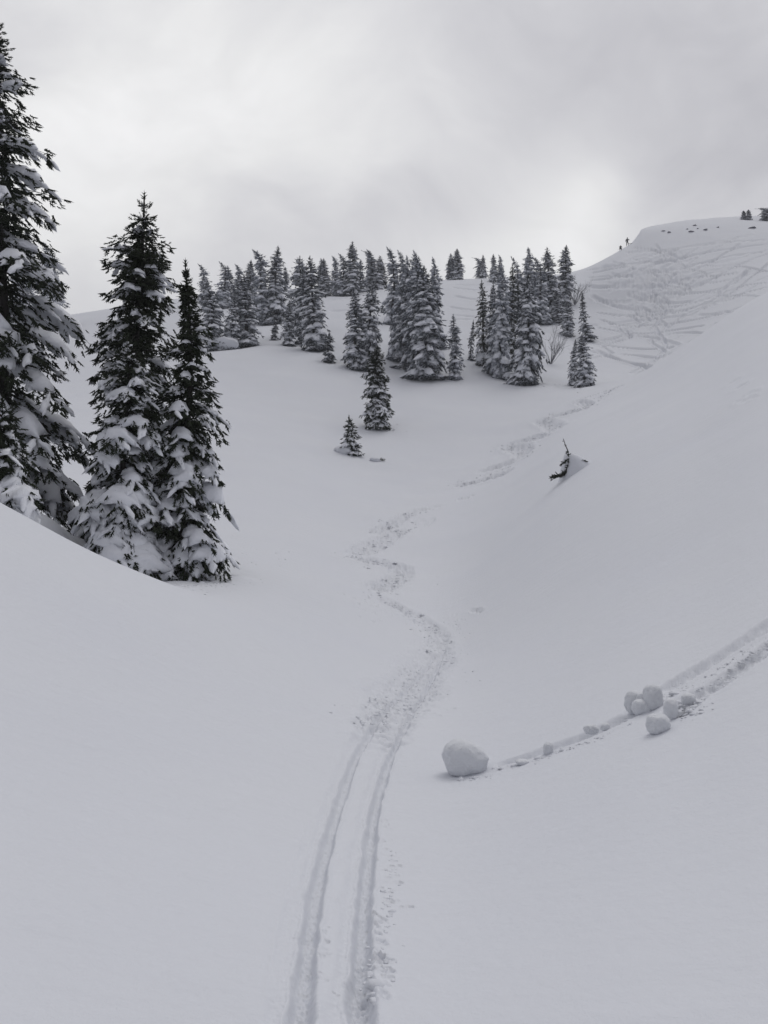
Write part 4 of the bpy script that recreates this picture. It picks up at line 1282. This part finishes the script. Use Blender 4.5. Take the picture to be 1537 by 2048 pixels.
def crumbs(name, label, spots, seed):
    """irregular little lumps of snow pressed into the surface"""
    rg = np.random.default_rng(seed)
    base = np.array([(1, 0, 0), (-1, 0, 0), (0, 1, 0), (0, -1, 0), (0, 0, 1), (.6, .6, .55), (-.6, .6, .5), (.6, -.6, .5), (-.6, -.6, .55)], float)
    T = [(4, 5, 6), (4, 6, 8), (4, 8, 7), (4, 7, 5), (0, 2, 5), (2, 6, 5), (2, 1, 6), (1, 8, 6), (1, 3, 8), (3, 7, 8), (3, 0, 7), (0, 5, 7)]
    b = Build()
    X = []; Y = []; R_ = []
    for pts, n, spread, size, y0, y1 in spots:
        P = path(pts, y0, y1)
        for _ in range(n):
            i = rg.uniform(0, len(P) - 1.01); k = int(i); f = i - k
            c = P[k] * (1 - f) + P[k + 1] * f
            X.append(c[0] + rg.normal(0, spread)); Y.append(c[1] + rg.normal(0, spread * 1.4)); R_.append(size * rg.lognormal(-.15, .5))
    X = np.array(X); Y = np.array(Y); Z = height(X, Y)
    for x, y, z, r in zip(X, Y, Z, R_):
        V = base * rg.uniform(.7, 1.25, (9, 1)) * [r * rg.uniform(.8, 1.4), r * rg.uniform(.8, 1.3), r * rg.uniform(.35, .7)]
        b.add(V + [x, y, z - r * .12], T=T)
    o = link(name, b.mesh(name, M_SNOW, True))
    tag(o, label, None, kind='stuff')


crumbs('snow_crumbs', 'loose crumbs of snow scattered along the ski track', [
    ([(790, 1700), (770, 1850), (750, 1990)], 90, .03, .012, 2, 10),
    ([(735, 1450), (800, 1400), (850, 1330)], 300, .22, .015, 8, 24),
    ([(900, 1400), (912, 1320), (900, 1240)], 150, .2, .017, 8, 26),
    ([(865, 1300), (872, 1265), (840, 1235), (765, 1195)], 200, .3, .026, 8, 30),
    ([(700, 1112), (760, 1125), (800, 1150), (760, 1190)], 220, .45, .034, 14, 40),
    ([(700, 1112), (760, 1085), (815, 1058), (760, 1060), (840, 1025)], 240, .45, .038, 18, 50),
    ([(910, 970), (1000, 945), (1050, 905), (1010, 890), (1100, 865), (1080, 842), (1170, 815), (1240, 772)], 420, .55, .055, 34, 82)], 1)
crumbs('furrow_crumbs', 'lumps of snow thrown up beside the snowball furrows', [
    ([(985, 1540), (1100, 1512), (1200, 1475), (1270, 1435)], 150, .045, .013, 4, 12),
    ([(915, 1556), (985, 1552)], 22, .03, .016, 4, 12),
    ([(1340, 1400), (1420, 1370), (1540, 1290)], 170, .09, .014, 4, 14),
    ([(1330, 1400), (1450, 1330), (1560, 1265)], 140, .07, .014, 4, 14),
    ([(1350, 1420), (1400, 1420)], 90, .08, .018, 4, 14)], 2)

crumbs('fallen_snow', 'clods of snow dropped from the branches under the near spruces', [
    ([(110, 1060), (180, 1090), (260, 1140)], 90, .5, .035, 17, 26),
    ([(330, 1172), (400, 1165), (480, 1150)], 110, .45, .03, 15, 26),
    ([(470, 1150), (520, 1110), (560, 1080)], 30, .6, .025, 15, 30),
    ([(730, 856), (760, 858), (800, 852)], 40, .5, .06, 55, 85),
    ([(800, 752), (900, 756), (1000, 752), (1100, 768), (1190, 776)], 120, 1.2, .07, 70, 100)], 3)

# ------------------------------------------------------------------ rocks showing through on the summit slope
for i, (px, py, wd, hd, lab) in enumerate([
        (1327, 462, 7, 3, 'small dark rock nearest the cornice'), (1339, 465, 8, 3.5, 'dark rock second from the cornice'),
        (1383, 464, 11, 5, 'largest dark rock on the summit slope'), (1390, 451, 9, 2.5, 'flat dark rock above the largest one'),
        (1396, 457, 5, 3, 'small rock between the flat one and the rock ledge'), (1375, 458, 5, 2.5, 'small rock just above and left of the largest one'),
        (1411, 460, 12, 3.5, 'dark rock at the right end of the thin rock ledge'), (1436, 455, 6, 2.5, 'little rock right of the thin rock ledge'),
        (1504, 456, 15, 3, 'slanting rock strip below the summit trees')]):
    g = ground_at_pixel(px, py, 100, 185)
    m = g[1] / F
    mound('rock', (g[0], g[1]), wd / 2 * m, wd / 2 * m * .8, hd * m * .33, 50 + i, lab, 'rock', 'rocks showing through the summit snow', rot=.3 * i, lump=.3, sub=2, sink=.3, mat=M_ROCK)

# ------------------------------------------------------------------ the two skiers on the skyline
M_CLOTH = plain('dark_clothing', (0.018, 0.019, 0.024), noise=9)
M_PACK = plain('backpack_cloth', (0.05, 0.05, 0.06), noise=9)
M_SKI = plain('ski_surface', (0.03, 0.03, 0.035), rough=.4)


def person(where, label, pose, seed):
    e = link('person', None)
    e.location = (where[0], where[1], hz(where[0], where[1]))
    tag(e, label, 'person', 'people on the skyline')
    me = bpy.data.meshes.new('body')
    import bmesh
    J, E, R_ = pose
    me.from_pydata(J, E, [])
    o = link('body', me, e)
    bm = bmesh.new(); bm.from_mesh(me)
    lay = bm.verts.layers.skin.verify()
    bm.verts.ensure_lookup_table()
    for v, r in zip(bm.verts, R_):
        v[lay].radius = (r, r)
    bm.verts[0][lay].use_root = True
    bm.to_mesh(me); bm.free()
    md = o.modifiers.new('skin', 'SKIN'); md.use_smooth_shade = True
    sb = o.modifiers.new('smooth', 'SUBSURF'); sb.levels = 2; sb.render_levels = 2
    me.materials.append(M_CLOTH)
    return e


stand_pose = ([(0, 0, .98), (0, 0, 1.18), (0, .02, 1.42), (0, .0, 1.54), (0, -.03, 1.66), (0, -.02, 1.78),
               (-.11, 0, .93), (-.16, -.03, .52), (-.17, .0, .08), (-.18, -.16, .03),
               (.11, 0, .93), (.17, -.05, .55), (.20, -.02, .16), (.21, -.18, .12),
               (-.21, .02, 1.42), (-.33, .03, 1.18), (-.36, -.08, .95), (-.37, -.12, .86),
               (.21, .02, 1.42), (.38, -.05, 1.24), (.30, -.22, 1.42), (.24, -.27, 1.48)],
              [(0, 1), (1, 2), (2, 3), (3, 4), (4, 5), (0, 6), (6, 7), (7, 8), (8, 9), (0, 10), (10, 11), (11, 12), (12, 13),
               (2, 14), (14, 15), (15, 16), (16, 17), (2, 18), (18, 19), (19, 20), (20, 21)],
              [.17, .16, .19, .075, .105, .085, .12, .085, .06, .05, .12, .085, .06, .05, .085, .06, .048, .045, .085, .06, .048, .045])
g = ground_at_pixel(1255, 492, 120, 168)
gx, gy = g[0], g[1]
p1 = person((gx, gy), 'dark-clad skier standing on the skyline with one arm raised to the chest', stand_pose, 1)
b = Build()
V, T, Q = snow_pad(np.random.default_rng(4), [(0, .2, 1.02), (0, .24, 1.15), (0, .24, 1.3), (0, .2, 1.46)], .17, .12, 0, rings=8, k=10, lump=.03)
b.add(V, T, Q)
link('backpack', b.mesh('backpack', M_PACK), p1)
b = Build()
tube(b, [(-.0, 0, 1.70), (0, 0, 1.78), (0, 0, 1.85), (0, 0, 1.90)], [.115, .12, .08, .01], 10)
link('hat', b.mesh('hat', M_CLOTH), p1)
# skis lying in the snow to the right of the skier
e = link('pair_of_skis', None); gs = ground_at_pixel(1262, 488, 120, 168)
e.location = (gs[0] + .3, gs[1], hz(gs[0], gs[1]) + .06)
tag(e, 'pair of dark skis laid on the snow just right of the standing skier', 'skis')
for s_ in (0, .16):
    b = Build()
    n = 9
    ts = np.linspace(0, 1, n)
    top_ = []
    for t in ts:
        wv_ = .05 * (1 + .25 * abs(2 * t - 1)) * (0.4 if t in (0., 1.) else 1)
        zc_ = .28 * t + (.10 * max(0, t - .85) / .15 if t > .85 else 0)
        for sgn in (-1, 1):
            top_.append((-.8 + 1.7 * t, s_ + sgn * wv_, zc_)); top_.append((-.8 + 1.7 * t, s_ + sgn * wv_, zc_ + .03))
    Qs = []
    for i in range(n - 1):
        a_ = i * 4; c_ = a_ + 4
        Qs += [(a_, a_ + 1, c_ + 1, c_), (a_ + 1, a_ + 3, c_ + 3, c_ + 1), (a_ + 3, a_ + 2, c_ + 2, c_ + 3), (a_ + 2, a_, c_, c_ + 2)]
    Qs += [(0, 2, 3, 1), ((n - 1) * 4, (n - 1) * 4 + 1, (n - 1) * 4 + 3, (n - 1) * 4 + 2)]
    b.add(top_, Q=Qs)
    link('ski', b.mesh('ski', M_SKI), e)

crouch = ([(0, 0, .45), (-.02, -.1, .62), (-.04, -.22, .80), (-.04, -.28, .88), (-.04, -.33, .96), (-.04, -.34, 1.05),
           (-.12, .02, .42), (-.17, -.32, .48), (-.17, -.12, .10), (-.17, -.28, .05),
           (.12, .02, .42), (.17, -.32, .48), (.17, -.12, .10), (.17, -.28, .05),
           (-.22, -.2, .80), (-.30, -.36, .62), (-.26, -.55, .55), (-.25, -.62, .53),
           (.18, -.2, .80), (.26, -.36, .62), (.22, -.55, .55), (.21, -.62, .53)],
          stand_pose[1], [.17, .17, .18, .075, .105, .085, .12, .09, .06, .05, .12, .09, .06, .05, .085, .06, .048, .045, .085, .06, .048, .045])
g = ground_at_pixel(1243, 500, 120, 166)
p2 = person((g[0], g[1] + .6), 'second skier crouching just below the standing one, mostly behind the crest', crouch, 2)
b = Build()
V, T, Q = snow_pad(np.random.default_rng(4), [(0, .12, .45), (0, .08, .6), (0, .02, .75), (0, -.04, .88)], .17, .12, 0, rings=8, k=10, lump=.03)
b.add(V, T, Q)
link('backpack', b.mesh('backpack', M_PACK), p2)
b = Build()
tube(b, [(-.75, -.5, -.1), (-.40, -.6, .35), (-.25, -.62, .58)], [.014, .014, .018], 6)
o = link('ski_pole', b.mesh('ski_pole', M_SKI)); o.location = p2.location
tag(o, 'ski pole held by the crouching skier', 'ski pole')

# ------------------------------------------------------------------ wind lip of the cornice
g0 = [ground_at_pixel(px, 300, 150, 215) for px in (1284, 1296)]
cp = []
for i, px in enumerate((1282, 1290, 1300, 1312, 1326)):
    ys = np.linspace(150, 200, 400)
    zz = height((px - CX) / F * ys, ys)
    k = int(np.argmax(zz / ys))
    cp.append(((px - CX) / F * ys[k], ys[k], zz[k] - .16 - .03 * i))
V, T, Q = snow_pad(np.random.default_rng(3), cp, .9, .34, .12, rings=26, k=12, lump=.05)
b = Build(); b.add(V, T, Q)
o = link('snow_cornice', b.mesh('snow_cornice', M_SNOW))
tag(o, 'overhanging lip of wind-packed snow on the summit edge above the skiers', 'cornice')

# ------------------------------------------------------------------ thin mountain air
def haze():
    bm_v = np.array([(x, y, z) for x in (-4000, 4000) for y in (-4000, 4000) for z in (-425, 110)], float)
    Qs = [(0, 1, 3, 2), (4, 6, 7, 5), (0, 4, 5, 1), (2, 3, 7, 6), (0, 2, 6, 4), (1, 5, 7, 3)]
    m, n = new_mat('haze')
    v = n.node('ShaderNodeVolumePrincipled')
    v.inputs['Density'].default_value = 0.0007
    v.inputs['Color'].default_value = (.93, .95, 1, 1)
    n.node('ShaderNodeOutputMaterial', inp={'Volume': v.outputs[0]})
    o = link('haze', mesh_from('haze', bm_v, [np.array(Qs)], m, False))
    tag(o, 'faint haze in the cold air', None, kind='stuff')


haze()
